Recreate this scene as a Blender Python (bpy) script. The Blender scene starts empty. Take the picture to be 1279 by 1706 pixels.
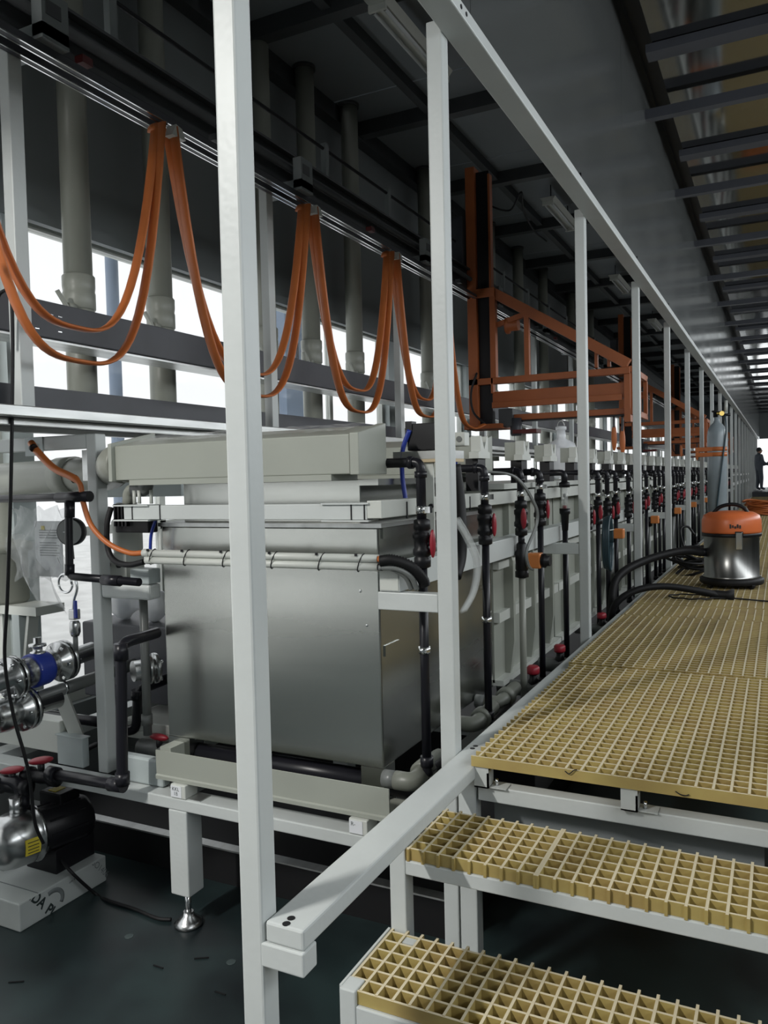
import bpy, bmesh, math, random
from mathutils import Vector, Matrix
random.seed(7)
S = bpy.context.scene
COL = S.collection
PI = math.pi

# ------------------------------------------------------------------ camera
FPX, IW, IH = 1327.34, 1279.0, 1706.0
CAM = Vector((0.0, 0.0, 1.92))
YAW, PITCH, ROLL = (math.radians(a) for a in (26.5153, -2.3046, -1.3449))
_f = Vector((-math.sin(YAW) * math.cos(PITCH), math.cos(YAW) * math.cos(PITCH), math.sin(PITCH)))
_r = Vector((math.cos(YAW), math.sin(YAW), 0.0))
_u = _r.cross(_f)
RIGHT = math.cos(ROLL) * _r + math.sin(ROLL) * _u
UP = -math.sin(ROLL) * _r + math.cos(ROLL) * _u
FWD = _f
cam_data = bpy.data.cameras.new('camera')
cam_data.sensor_fit = 'VERTICAL'
cam_data.sensor_height = 36.0
cam_data.lens = FPX / IH * 36.0
cam_data.clip_start = 0.05
cam_data.clip_end = 200
cam = bpy.data.objects.new('camera', cam_data)
cam.matrix_world = Matrix(((RIGHT.x, UP.x, -FWD.x, CAM.x), (RIGHT.y, UP.y, -FWD.y, CAM.y), (RIGHT.z, UP.z, -FWD.z, CAM.z), (0, 0, 0, 1)))
COL.objects.link(cam)
S.camera = cam

# ------------------------------------------------------------------ world, lights, exposure
world = bpy.data.worlds.new('overcast_sky')
S.world = world
world.use_nodes = True
bg = world.node_tree.nodes['Background']
bg.inputs['Color'].default_value = (0.96, 0.985, 1.0, 1)
bg.inputs['Strength'].default_value = 1.15
S.view_settings.view_transform = 'Standard'
S.view_settings.look = 'None'
S.view_settings.gamma = 1.0
S.view_settings.use_curve_mapping = False
S.view_settings.exposure = 0.14
LAMP_POWER = 270.0


def daylight(name, loc, rot, sx, sy, power, color=(0.92, 0.97, 1.0)):
    l = bpy.data.lights.new(name, 'AREA')
    l.shape = 'RECTANGLE'
    l.size, l.size_y, l.energy, l.color = sx, sy, power, color
    o = bpy.data.objects.new(name, l)
    o.location = loc
    o.rotation_euler = rot
    COL.objects.link(o)
    return o


# daylight entering by the clerestory of the right wall, and by the left windows
daylight('daylight_clerestory', (3.35, 9.0, 3.6), (0, math.radians(75), 0), 1.2, 24.0, 330)
daylight('daylight_windows', (-4.35, 8.0, 2.6), (0, math.radians(-90), 0), 2.0, 14.0, 25)


daylight('daylight_far_door', (1.0, 45.5, 2.2), (math.radians(-90), 0, 0), 4.0, 3.0, 40)

# ------------------------------------------------------------------ materials
def mat(name, col, rough=0.5, metal=0.0, var=0.0, scale=4.0, stretch=(1, 1, 1), bump=0.0, bscale=20.0, rvar=0.0, col2=None, spec=0.5, alpha=1.0, trans=0.0, emit=None, coat=0.0):
    m = bpy.data.materials.new(name)
    m.use_nodes = True
    nt = m.node_tree
    b = nt.nodes['Principled BSDF']
    b.inputs['Roughness'].default_value = rough
    b.inputs['Metallic'].default_value = metal
    b.inputs['Specular IOR Level'].default_value = spec
    b.inputs['Alpha'].default_value = alpha
    b.inputs['Transmission Weight'].default_value = trans
    b.inputs['Coat Weight'].default_value = coat
    b.inputs['Base Color'].default_value = (*col, 1)
    if emit:
        b.inputs['Emission Color'].default_value = (*emit[0], 1)
        b.inputs['Emission Strength'].default_value = emit[1]
    if var or bump or rvar:
        geo = nt.nodes.new('ShaderNodeNewGeometry')
        mp = nt.nodes.new('ShaderNodeMapping')
        mp.inputs['Scale'].default_value = stretch
        nt.links.new(geo.outputs['Position'], mp.inputs['Vector'])
        nz = nt.nodes.new('ShaderNodeTexNoise')
        nz.inputs['Scale'].default_value = scale
        nz.inputs['Detail'].default_value = 5
        nt.links.new(mp.outputs['Vector'], nz.inputs['Vector'])
        if var:
            ramp = nt.nodes.new('ShaderNodeMix')
            ramp.data_type = 'RGBA'
            c2 = col2 or tuple(c * (1 - var) for c in col)
            ramp.inputs['A'].default_value = (*col, 1)
            ramp.inputs['B'].default_value = (*c2, 1)
            mr = nt.nodes.new('ShaderNodeMapRange')
            mr.inputs['From Min'].default_value = 0.4
            mr.inputs['From Max'].default_value = 0.7
            nt.links.new(nz.outputs['Fac'], mr.inputs['Value'])
            nt.links.new(mr.outputs['Result'], ramp.inputs['Factor'])
            nt.links.new(ramp.outputs['Result'], b.inputs['Base Color'])
        if rvar:
            mr2 = nt.nodes.new('ShaderNodeMapRange')
            mr2.inputs['To Min'].default_value = max(0.02, rough - rvar)
            mr2.inputs['To Max'].default_value = rough + rvar
            nt.links.new(nz.outputs['Fac'], mr2.inputs['Value'])
            nt.links.new(mr2.outputs['Result'], b.inputs['Roughness'])
        if bump:
            nz2 = nt.nodes.new('ShaderNodeTexNoise')
            nz2.inputs['Scale'].default_value = bscale
            nz2.inputs['Detail'].default_value = 0
            nt.links.new(mp.outputs['Vector'], nz2.inputs['Vector'])
            bp = nt.nodes.new('ShaderNodeBump')
            bp.inputs['Strength'].default_value = bump
            bp.inputs['Distance'].default_value = 0.05
            nt.links.new(nz2.outputs['Fac'], bp.inputs['Height'])
            nt.links.new(bp.outputs['Normal'], b.inputs['Normal'])
    return m


M = {}
M['white'] = mat('white_paint', (0.56, 0.59, 0.58), 0.42, var=0.08, scale=3, bump=0.02, bscale=60)
M['white2'] = mat('pale_plastic', (0.58, 0.60, 0.56), 0.4, var=0.06, scale=5)
M['grey_paint'] = mat('grey_paint', (0.42, 0.47, 0.47), 0.45, var=0.1, scale=4)
M['beige'] = mat('beige_polypropylene', (0.345, 0.362, 0.318), 0.38, var=0.1, scale=2.5)
M['beige_pipe'] = mat('beige_pvc', (0.29, 0.30, 0.26), 0.4, var=0.12, scale=3)
M['steel'] = mat('brushed_stainless', (0.50, 0.51, 0.48), 0.25, 1.0, var=0.15, scale=1.6, stretch=(0.4, 0.4, 4), bump=0.16, bscale=0.8, rvar=0.09)
M['steel_shiny'] = mat('polished_stainless', (0.58, 0.59, 0.59), 0.26, 1.0, var=0.25, scale=9, bump=0.05, bscale=12)
M['chrome'] = mat('chrome', (0.75, 0.76, 0.77), 0.15, 1.0)
M['galv'] = mat('galvanised_steel', (0.55, 0.56, 0.55), 0.35, 0.9, var=0.25, scale=14, stretch=(1, 0.2, 1))
M['drum_steel'] = mat('drum_steel', (0.34, 0.34, 0.33), 0.28, 1.0, var=0.3, scale=20, stretch=(1, 1, 0.05))
M['black'] = mat('black_plastic', (0.007, 0.007, 0.009), 0.42, spec=0.35)
M['black_pipe'] = mat('dark_grey_upvc', (0.012, 0.012, 0.016), 0.32, spec=0.3)
M['rubber'] = mat('black_rubber', (0.010, 0.010, 0.011), 0.55, spec=0.3)
M['red'] = mat('red_plastic', (0.30, 0.016, 0.03), 0.4)
M['dull_red'] = mat('dull_red_paint', (0.10, 0.012, 0.012), 0.5)
M['orange'] = mat('orange_paint', (0.33, 0.09, 0.024), 0.5, var=0.15, scale=5)
M['cable_orange'] = mat('orange_cable', (0.52, 0.145, 0.035), 0.45, var=0.12, scale=8)
M['frp'] = mat('yellow_frp', (0.42, 0.325, 0.11), 0.55, var=0.3, scale=6, col2=(0.34, 0.24, 0.085))
def pale_top(m, pale):  # blends in a paler colour wherever a face points upward
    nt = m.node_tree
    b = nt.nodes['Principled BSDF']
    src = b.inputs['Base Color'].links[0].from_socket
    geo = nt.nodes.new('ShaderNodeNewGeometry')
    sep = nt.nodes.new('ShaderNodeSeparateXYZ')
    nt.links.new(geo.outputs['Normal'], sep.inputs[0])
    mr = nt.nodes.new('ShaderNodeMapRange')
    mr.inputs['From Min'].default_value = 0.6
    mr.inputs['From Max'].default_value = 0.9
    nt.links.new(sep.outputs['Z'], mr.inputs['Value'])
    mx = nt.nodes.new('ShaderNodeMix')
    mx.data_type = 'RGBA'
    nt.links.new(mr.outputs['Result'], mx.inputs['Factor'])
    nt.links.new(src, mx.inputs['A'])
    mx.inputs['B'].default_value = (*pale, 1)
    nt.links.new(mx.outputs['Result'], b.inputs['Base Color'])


pale_top(M['frp'], (0.68, 0.60, 0.42))
M['dark_steel'] = mat('dark_painted_steel', (0.05, 0.053, 0.064), 0.45, var=0.2, scale=4)
M['girder'] = mat('grey_girder_paint', (0.06, 0.065, 0.07), 0.5, var=0.2, scale=4)
M['wall'] = mat('grey_wall_panel', (0.19, 0.21, 0.215), 0.55, var=0.08, scale=1.5)
M['fascia'] = mat('glossy_grey_panel', (0.30, 0.32, 0.315), 0.2, metal=0.78, var=0.1, scale=1.2, rvar=0.08, bump=0.02, bscale=1.5)
M['ceil'] = mat('ceiling_panel', (0.24, 0.265, 0.285), 0.6, var=0.1, scale=1)
M['foil'] = mat('reflective_ceiling_sheet', (0.36, 0.36, 0.35), 0.08, 1.0, bump=0.10, bscale=2.2, stretch=(1.0, 0.35, 1))
M['floor'] = mat('dark_green_epoxy', (0.006, 0.010, 0.012), 0.42, var=0.6, scale=1.3, col2=(0.030, 0.055, 0.055), rvar=0.14, bump=0.02, bscale=6)
M['concrete'] = mat('concrete_ground', (0.8, 0.8, 0.78), 0.8, var=0.2, scale=2)
M['glass'] = mat('window_glass', (0.93, 0.96, 1.0), 0.05, alpha=0.12)
M['film'] = mat('clear_film', (0.85, 0.87, 0.86), 0.12, alpha=0.22, bump=0.6, bscale=30, stretch=(1, 1, 0.5))
M['clear'] = mat('clear_tube', (0.85, 0.88, 0.87), 0.1, alpha=0.28)
M['jug'] = mat('milky_plastic', (0.80, 0.82, 0.85), 0.3, alpha=0.75)
M['blue'] = mat('blue_plastic', (0.02, 0.045, 0.32), 0.35)
M['yellow'] = mat('yellow_label', (0.72, 0.58, 0.05), 0.5)
M['cardboard'] = mat('white_cardboard', (0.42, 0.45, 0.44), 0.6, var=0.1, scale=5)
M['ink'] = mat('dark_ink', (0.02, 0.03, 0.03), 0.6)
M['floor_spot'] = mat('floor_spot', (0.05, 0.07, 0.07), 0.5)
M['grey_ink'] = mat('grey_ink', (0.16, 0.18, 0.18), 0.6)
M['paper'] = mat('white_paper', (0.75, 0.77, 0.8), 0.6)
M['pvc_mid'] = mat('dull_grey_pvc', (0.20, 0.21, 0.18), 0.4, var=0.15, scale=5)
M['grey_pipe'] = mat('grey_pvc', (0.16, 0.17, 0.165), 0.35, var=0.1, scale=4)
M['cyl_grey'] = mat('grey_cylinder_paint', (0.30, 0.35, 0.38), 0.3, var=0.1, scale=5)
M['brass'] = mat('brass', (0.7, 0.5, 0.15), 0.3, 1.0)
M['tube_light'] = mat('fluorescent_tube', (0.62, 0.65, 0.66), 0.3)
M['lamp_on'] = mat('lit_tube', (1, 1, 1), 0.3, emit=((1.0, 0.98, 0.93), 6.0))
M['skin'] = mat('skin', (0.45, 0.27, 0.2), 0.6)
M['hair'] = mat('black_hair', (0.01, 0.01, 0.012), 0.6)
M['overall'] = mat('grey_blue_cloth', (0.10, 0.115, 0.14), 0.8)
M['dark_cloth'] = mat('dark_cloth', (0.02, 0.022, 0.03), 0.8)
M['teal'] = mat('dark_teal_hose', (0.03, 0.06, 0.075), 0.3)
M['actuator'] = mat('orange_actuator', (0.65, 0.22, 0.06), 0.4)
M['gauge_face'] = mat('gauge_face', (0.14, 0.15, 0.15), 0.12)
M['pole_blue'] = mat('bluish_pole', (0.20, 0.27, 0.38), 0.4)
M['wood'] = mat('plywood_edge', (0.55, 0.44, 0.28), 0.6)


# ------------------------------------------------------------------ mesh helpers
def at(px, py, X=None, Y=None, Z=None):
    """world point on the plane X=, Y= or Z= that lies along the photo pixel's ray"""
    d = RIGHT * ((px - 639.5) / FPX) - UP * ((py - 853.0) / FPX) + FWD
    if X is not None:
        t = (X - CAM.x) / d.x
    elif Y is not None:
        t = (Y - CAM.y) / d.y
    else:
        t = (Z - CAM.z) / d.z
    return CAM + d * t


def frame_of(d):
    d = Vector(d).normalized()
    a = Vector((0, 0, 1)) if abs(d.z) < 0.9 else Vector((1, 0, 0))
    u = d.cross(a).normalized()
    return u, d.cross(u).normalized()


class MB:
    def __init__(s):
        s.v, s.f, s.sm = [], [], []

    def add(s, vs, fs, smooth=False):
        n = len(s.v)
        s.v += [Vector(v) for v in vs]
        for f in fs:
            s.f.append([i + n for i in f])
            s.sm.append(smooth)
        return s

    def box(s, x0, x1, y0, y1, z0, z1, mtx=None):
        vs = [Vector(p) for p in ((x0, y0, z0), (x1, y0, z0), (x1, y1, z0), (x0, y1, z0), (x0, y0, z1), (x1, y0, z1), (x1, y1, z1), (x0, y1, z1))]
        if mtx:
            vs = [mtx @ v for v in vs]
        return s.add(vs, [(3, 2, 1, 0), (4, 5, 6, 7), (0, 1, 5, 4), (1, 2, 6, 5), (2, 3, 7, 6), (3, 0, 4, 7)])

    def bar(s, a, b, w, h, up=(0, 0, 1)):
        a, b = Vector(a), Vector(b)
        d = (b - a).normalized()
        u = d.cross(Vector(up))
        u = u.normalized() if u.length > 1e-4 else Vector((1, 0, 0))
        v = u.cross(d)
        c = [a + u * (w / 2 * i) + v * (h / 2 * j) for i, j in ((-1, -1), (1, -1), (1, 1), (-1, 1))]
        c += [p + (b - a) for p in c]
        return s.add(c, [(3, 2, 1, 0), (4, 5, 6, 7), (0, 1, 5, 4), (1, 2, 6, 5), (2, 3, 7, 6), (3, 0, 4, 7)])

    def tube(s, pts, r, n=10, caps=True, flat=None):
        pts = [Vector(p) for p in pts]
        rs = r if isinstance(r, (list, tuple)) else [r] * len(pts)
        k = len(pts)
        base = len(s.v)
        u = v = None
        vs = []
        for i, p in enumerate(pts):
            d = (pts[min(i + 1, k - 1)] - pts[max(i - 1, 0)]).normalized()
            if u is None:
                u, v = frame_of(d)
            else:
                u = (u - d * u.dot(d)).normalized()
                v = d.cross(u)
            for j in range(n):
                a = 2 * PI * j / n
                if flat:
                    e = Vector(flat)
                    e = (e - d * e.dot(d)).normalized()
                    g = d.cross(e)
                    vs.append(p + e * (math.cos(a) * rs[i][0]) + g * (math.sin(a) * rs[i][1]))
                else:
                    vs.append(p + u * (math.cos(a) * rs[i]) + v * (math.sin(a) * rs[i]))
        fs = [(i * n + j, i * n + (j + 1) % n, (i + 1) * n + (j + 1) % n, (i + 1) * n + j) for i in range(k - 1) for j in range(n)]
        s.add(vs, fs, True)
        if caps:
            s.add([], [])
            s.f.append([base + j for j in range(n)][::-1]); s.sm.append(False)
            s.f.append([base + (k - 1) * n + j for j in range(n)]); s.sm.append(False)
        return s

    def cyl(s, a, b, r, n=14):
        return s.tube([a, b], r, n)

    def lathe(s, prof, o=(0, 0, 0), axis=(0, 0, 1), n=20):
        """prof: (radius, distance along axis)"""
        o, axis = Vector(o), Vector(axis).normalized()
        u, v = frame_of(axis)
        vs = []
        for r, h in prof:
            for j in range(n):
                a = 2 * PI * j / n
                vs.append(o + axis * h + (u * math.cos(a) + v * math.sin(a)) * max(r, 1e-4))
        k = len(prof)
        fs = [(i * n + j, i * n + (j + 1) % n, (i + 1) * n + (j + 1) % n, (i + 1) * n + j) for i in range(k - 1) for j in range(n)]
        s.add(vs, fs, True)
        b = len(s.v) - len(vs)
        s.f.append([b + j for j in range(n)][::-1]); s.sm.append(False)
        s.f.append([b + (k - 1) * n + j for j in range(n)]); s.sm.append(False)
        return s

    def ball(s, c, r, n=14, m=8, sc=(1, 1, 1), mtx=None):
        c = Vector(c)
        vs = []
        for i in range(m + 1):
            t = PI * i / m
            for j in range(n):
                a = 2 * PI * j / n
                p = Vector((math.sin(t) * math.cos(a) * r * sc[0], math.sin(t) * math.sin(a) * r * sc[1], math.cos(t) * r * sc[2]))
                if mtx:
                    p = mtx @ p
                vs.append(c + p)
        fs = [(i * n + j, (i + 1) * n + j, (i + 1) * n + (j + 1) % n, i * n + (j + 1) % n) for i in range(m) for j in range(n)]
        return s.add(vs, fs, True)

    def prism(s, prof, axis, a0, a1):
        """prof: list of 2D points; axis 'x': (y,z), 'y': (x,z), 'z': (x,y)"""
        def P(p, t):
            return {'x': (t, p[0], p[1]), 'y': (p[0], t, p[1]), 'z': (p[0], p[1], t)}[axis]
        n = len(prof)
        vs = [P(p, a0) for p in prof] + [P(p, a1) for p in prof]
        fs = [tuple(range(n))[::-1], tuple(range(n, 2 * n))] + [(i, (i + 1) % n, n + (i + 1) % n, n + i) for i in range(n)]
        return s.add(vs, fs)

    def grid(s, pts, nu, nv, smooth=True):
        return s.add(pts, [(i * nv + j, i * nv + j + 1, (i + 1) * nv + j + 1, (i + 1) * nv + j) for i in range(nu - 1) for j in range(nv - 1)], smooth)

    def mesh(s, name, off=None):
        me = bpy.data.meshes.new(name)
        off = off or Vector((0, 0, 0))
        me.from_pydata([tuple(p - off) for p in s.v], [], s.f)
        me.polygons.foreach_set('use_smooth', s.sm)
        bm = bmesh.new()
        bm.from_mesh(me)
        bmesh.ops.recalc_face_normals(bm, faces=bm.faces)
        bm.to_mesh(me)
        bm.free()
        return me

    def build(s, name, material, parent=None, bevel=0.0, solid=0.0, label=None):
        off = origin(parent) if parent else s.base()
        o = bpy.data.objects.new(name, s.mesh(name, off))
        o.data.materials.append(M[material])
        COL.objects.link(o)
        if parent:
            o.parent = parent
        else:
            o.location = off
        if solid:
            md = o.modifiers.new('thickness', 'SOLIDIFY')
            md.thickness = solid
        if bevel:
            md = o.modifiers.new('edge', 'BEVEL')
            md.width = bevel
            md.segments = 2
            md.limit_method = 'ANGLE'
        if label:
            o['label'] = label
        return o

    def base(s):
        xs = [p.x for p in s.v]; ys = [p.y for p in s.v]; zs = [p.z for p in s.v]
        return Vector(((min(xs) + max(xs)) / 2, (min(ys) + max(ys)) / 2, min(zs)))


def origin(o):
    v = Vector((0, 0, 0))
    while o:
        v += o.location
        o = o.parent
    return v


def tag(o, label, cat, group=None):
    o['label'] = label
    o['category'] = cat
    if group:
        o['group'] = group
    return o


def thing(name, label, cat, loc=(0, 0, 0), group=None):
    o = bpy.data.objects.new(name, None)
    o.empty_display_size = 0.1
    o.location = loc
    COL.objects.link(o)
    return tag(o, label, cat, group)


def struct(o):
    o['kind'] = 'structure'
    return o


def copy_tree(o, parent=None, loc=None):
    c = o.copy()
    COL.objects.link(c)
    c.parent = parent
    if loc is not None:
        c.location = loc
    for ch in o.children:
        copy_tree(ch, c)
    return c


def curve(pts, n=8):
    """Catmull-Rom through points"""
    pts = [Vector(p) for p in pts]
    out = []
    P = [pts[0] * 2 - pts[1]] + pts + [pts[-1] * 2 - pts[-2]]
    for i in range(1, len(P) - 2):
        for k in range(n):
            t = k / n
            a, b, c, d = P[i - 1], P[i], P[i + 1], P[i + 2]
            out.append(0.5 * ((2 * b) + (c - a) * t + (2 * a - 5 * b + 4 * c - d) * t * t + (3 * b - a - 3 * c + d) * t ** 3))
    out.append(pts[-1])
    return out


def elbow(pts, r=0.04, n=5):
    """polyline with rounded corners"""
    pts = [Vector(p) for p in pts]
    out = [pts[0]]
    for i in range(1, len(pts) - 1):
        a, b, c = pts[i - 1], pts[i], pts[i + 1]
        d1, d2 = (a - b), (c - b)
        rr = min(r, d1.length * 0.48, d2.length * 0.48)
        p, q = b + d1.normalized() * rr, b + d2.normalized() * rr
        for k in range(n + 1):
            t = k / n
            out.append(p * (1 - t) ** 2 + b * 2 * t * (1 - t) + q * t * t)
    out.append(pts[-1])
    return out


def text_part(name, s, size, mtx, material, parent, clip=None, bold=0.0):
    cu = bpy.data.curves.new(name, 'FONT')
    cu.body = s
    cu.size = size
    cu.offset = bold * size
    o = bpy.data.objects.new('tmp', cu)
    COL.objects.link(o)
    dg = bpy.context.evaluated_depsgraph_get()
    me = bpy.data.meshes.new_from_object(o.evaluated_get(dg))
    bpy.data.objects.remove(o)
    off = origin(parent)
    me.transform(Matrix.Translation(-off) @ mtx)
    if clip:
        bm = bmesh.new(); bm.from_mesh(me)
        for co, no in clip:
            bmesh.ops.bisect_plane(bm, geom=bm.verts[:] + bm.edges[:] + bm.faces[:], plane_co=Vector(co) - off, plane_no=no, clear_outer=True)
        bm.to_mesh(me); bm.free()
    me.materials.clear()
    me.materials.append(M[material])
    ob = bpy.data.objects.new(name, me)
    COL.objects.link(ob)
    ob.parent = parent
    return ob


FAR = 46.0
PX0, PX1 = -1.122, -1.062          # walkway posts
POSTS = [1.456, 2.668] + [4.935 + 2.06 * k for k in range(20)]

# ================================================================== SETTING
struct(MB().box(-5, 6, -7, 60, -0.1, 0).build('floor', 'floor'))
# left wall: panel above, sill below, piers between the windows
WX = -4.0
wl = MB().box(WX - 0.15, WX, -7, FAR, 3.55, 6.2).box(WX - 0.15, WX, -7, FAR, 0, 0.55)
struct(wl.build('wall_left', 'wall'))
wins = []
y = -6.7
k = 0
while y < FAR - 2:
    y2 = y + 2.35
    struct(MB().box(WX - 0.15, WX + 0.01, y2, y2 + 0.16, 0.55, 3.55).build('trim_%d' % (k + 1), 'grey_paint'))
    w = thing('window_%d' % (k + 1), '', '', (WX - 0.1, (y + y2) / 2, 0.55))
    del w['label'], w['category']
    struct(w)
    fr = MB()
    a, b = y + (0.16 if k else 0), y2
    a = y
    fr.box(WX - 0.13, WX - 0.06, a, b, 3.49, 3.55).box(WX - 0.13, WX - 0.06, a, b, 0.55, 0.62)
    fr.box(WX - 0.13, WX - 0.06, a, a + 0.05, 0.62, 3.49).box(WX - 0.13, WX - 0.06, b - 0.05, b, 0.62, 3.49)
    fr.build('window_frame', 'white2', w)
    MB().box(WX - 0.12, WX - 0.07, (a + b) / 2 - 0.03, (a + b) / 2 + 0.03, 0.62, 3.49).build('mullion', 'white2', w)
    MB().box(WX - 0.12, WX - 0.07, a + 0.05, b - 0.05, 1.6, 1.66).build('transom', 'white2', w)
    for s0, s1 in ((a + 0.05, (a + b) / 2 - 0.03), ((a + b) / 2 + 0.03, b - 0.05)):
        MB().box(WX - 0.1, WX - 0.095, s0, s1, 0.62, 3.49).build('pane', 'glass', w)
    y = y2 + 0.16
    k += 1
# window head trim
struct(MB().box(WX, WX + 0.05, -7, FAR, 3.50, 3.57).build('trim_50', 'wall'))
# ceiling over the tanks, in panels, with dark steel under it
CZ = 5.6
ce = thing('ceiling', '', '', (-2.5, 20, CZ)); del ce['label'], ce['category']; struct(ce)
yy = -1.3
for i in range(14):
    MB().box(WX, -1.0, yy + 0.01, yy + 2.04, CZ, CZ + 0.06).build('ceiling_panel', 'ceil', ce)
    yy += 2.05
MB().box(WX, -1.0, yy, FAR, CZ, CZ + 0.06).build('ceiling_panel', 'ceil', ce)
MB().box(WX, -1.0, -7, -1.3, CZ, CZ + 0.06).build('ceiling_panel', 'ceil', ce)
for yb in [5.45 + 2.0 * k for k in range(-2, 18)]:
    MB().box(WX, -1.05, yb - 0.06, yb + 0.06, CZ - 0.14, CZ).build('cross_joist', 'girder', ce)
MB().box(-3.12, -3.04, -7, FAR, CZ - 0.10, CZ - 0.14 + 0.14).build('joist', 'girder', ce)
MB().box(-1.95, -1.87, -7, FAR, CZ - 0.10, CZ).build('joist', 'girder', ce)
MB().box(WX, WX + 0.12, -7, FAR, CZ - 0.16, CZ).build('edge_joist', 'girder', ce)
# fascia wall above the walkway beam
fa = thing('wall_fascia', '', '', (-1.0, 20, 3.535)); del fa['label'], fa['category']; struct(fa)
yy = -6.5
while yy < FAR:
    MB().box(-1.06, -1.0, yy + 0.003, yy + 3.097, 3.535, 5.25).build('panel', 'fascia', fa)
    yy += 3.1
# reflective ceiling over the walkway
cr = thing('ceiling_right', '', '', (1.3, 20, 5.0)); del cr['label'], cr['category']; struct(cr)
yy = 1.0
for i in range(22):
    x0 = -0.815 + random.uniform(-0.012, 0.012)
    MB().box(x0, 3.4, yy, yy + 2.095, 4.995 + random.uniform(-0.002, 0.002), 5.005).build('sheet', 'foil', cr)
    yy += 2.1
MB().box(-0.8, 3.4, -7, 1.0, 5.0, 5.01).build('sheet', 'foil', cr)
MB().box(-1.06, 3.4, -7, FAR, 5.3, 5.36).build('roof_deck', 'dark_steel', cr)
for k in range(20):
    yb = 4.94 + 2.1 * k
    MB().box(-1.0, 3.4, yb - 0.03, yb + 0.05, 4.85, 4.93).build('rafter', 'dark_steel', cr)
    MB().box(-0.86, 3.4, yb - 0.95, yb - 0.80, 4.93, 4.99).build('purlin', 'dark_steel', cr)
# other walls
struct(MB().box(-4.15, 3.6, -7.15, -7, 0, 5.6).build('wall_back', 'wall'))
struct(MB().box(3.4, 3.55, -7, FAR, 4.25, 5.4).box(3.4, 3.55, -7, FAR, 0, 2.95).build('wall_right', 'wall'))
struct(MB().box(-4.15, -1.3, FAR, FAR + 0.15, 0, 6.2).box(-1.3, 3.5, FAR, FAR + 0.15, 3.6, 5.4).build('wall_far', 'wall'))

# ================================================================== WALKWAY FRAME
wf = thing('walkway_frame', 'white square-tube steel frame of posts, rails and steps carrying the walkway', 'steel frame', (-1.0, 1.46, 0))
for yp in POSTS:
    MB().box(PX0, PX1, yp, yp + 0.062, 0, 3.535).build('post', 'white', wf, bevel=0.006)
MB().box(-1.057, -0.955, 1.462, FAR - 3, 0.872, 0.92).build('side_rail', 'white', wf, bevel=0.006)
MB().box(-1.062, -0.962, -3, FAR - 3, 3.485, 3.535).build('top_beam', 'white', wf, bevel=0.005)
MB().box(-1.068, -0.953, 1.456, 1.515, 0.815, 0.871).build('rail_bracket', 'white', wf, bevel=0.004)
for hx, hy in ((485, 1530), (477, 1539), (787, 1247), (792, 1243)):
    p = at(hx, hy, Z=0.92)
    MB().lathe([(0.0095, -0.0005), (0.0095, 0.0012)], p, n=12).build('bolt_hole', 'black', wf)
for yp in POSTS[1:12]:
    MB().box(-1.368, PX0, yp + 0.004, yp + 0.058, 1.43, 1.498).build('bracket', 'white', wf, bevel=0.004)
# cross beam below the platform front and its two grating brackets
MB().box(-0.955, 0.62, 2.60, 2.66, 0.79, 0.845).build('cross_beam', 'white', wf, bevel=0.004)
for k in range(1, 10):
    MB().box(-0.955, 0.62, 2.6 + 2.06 * k, 2.66 + 2.06 * k, 0.80, 0.85).build('cross_beam', 'white', wf)
MB().box(0.55, 0.65, 2.6, FAR - 3, 0.872, 0.92).build('side_rail', 'white', wf, bevel=0.006)
for yp in POSTS[1:14]:
    MB().box(0.57, 0.63, yp, yp + 0.06, 0, 0.872).build('leg', 'white', wf)
for px in (803, 1048):
    a = at(px, 1300, Y=2.585)
    b = MB().box(a.x - 0.026, a.x + 0.026, 2.575, 2.582, 0.846, 0.918)
    b.box(a.x - 0.026, a.x + 0.026, 2.575, 2.64, 0.846, 0.851).box(a.x + 0.02, a.x + 0.026, 2.575, 2.63, 0.846, 0.90)
    b.build('grating_bracket', 'white', wf)
    MB().cyl((a.x + 0.045, 2.61, 0.848), (a.x + 0.045, 2.61, 0.872), 0.006, 8).build('bolt', 'chrome', wf)
    MB().box(a.x + 0.02, a.x + 0.085, 2.585, 2.64, 0.846, 0.849).build('bracket_foot', 'white', wf)
# upper step support (tread runs under the rail)
S2Y, S2Z = 2.183, 0.742
MB().box(-1.045, 0.62, S2Y, S2Y + 0.05, S2Z - 0.045, S2Z).build('step_beam', 'white', wf, bevel=0.004)
MB().box(-1.045, 0.62, S2Y + 0.27, S2Y + 0.32, S2Z - 0.045, S2Z).build('step_beam', 'white', wf, bevel=0.004)
MB().box(-1.10, -1.045, S2Y, S2Y + 0.06, 0, 0.872).build('step_post', 'white', wf, bevel=0.005)
MB().box(-1.03, -0.965, 2.60, 2.66, 0, 0.872).build('step_post', 'white', wf, bevel=0.005)
# lower step support
S1Y, S1Z = 1.868, 0.480
MB().box(-1.10, -1.050, S1Y - 0.012, S1Y + 0.05, 0, 0.519).build('step_post', 'white', wf, bevel=0.004)
MB().box(-1.05, 0.62, S1Y - 0.010, S1Y + 0.05, S1Z - 0.06, S1Z - 0.003).build('step_beam', 'white', wf, bevel=0.004)
MB().box(-1.05, 0.62, S1Y + 0.26, S1Y + 0.31, S1Z - 0.06, S1Z - 0.003).build('step_beam', 'white', wf, bevel=0.004)
MB().box(-1.105, -1.098, S1Y, S1Y + 0.31, S1Z - 0.01, 0.520).build('step_angle', 'white', wf)
MB().box(-1.05, -1.0, S1Y + 0.265, S1Y + 0.31, S1Z, 0.512).build('step_angle', 'white', wf)
# low brace and closing plate under the platform
MB().box(-0.965, 0.6, 2.61, 2.65, 0.50, 0.545).build('brace', 'white', wf, bevel=0.003)
MB().box(-0.93, -0.05, 2.70, 2.705, 0.47, 0.79).build('closing_plate', 'wall', wf)


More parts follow.
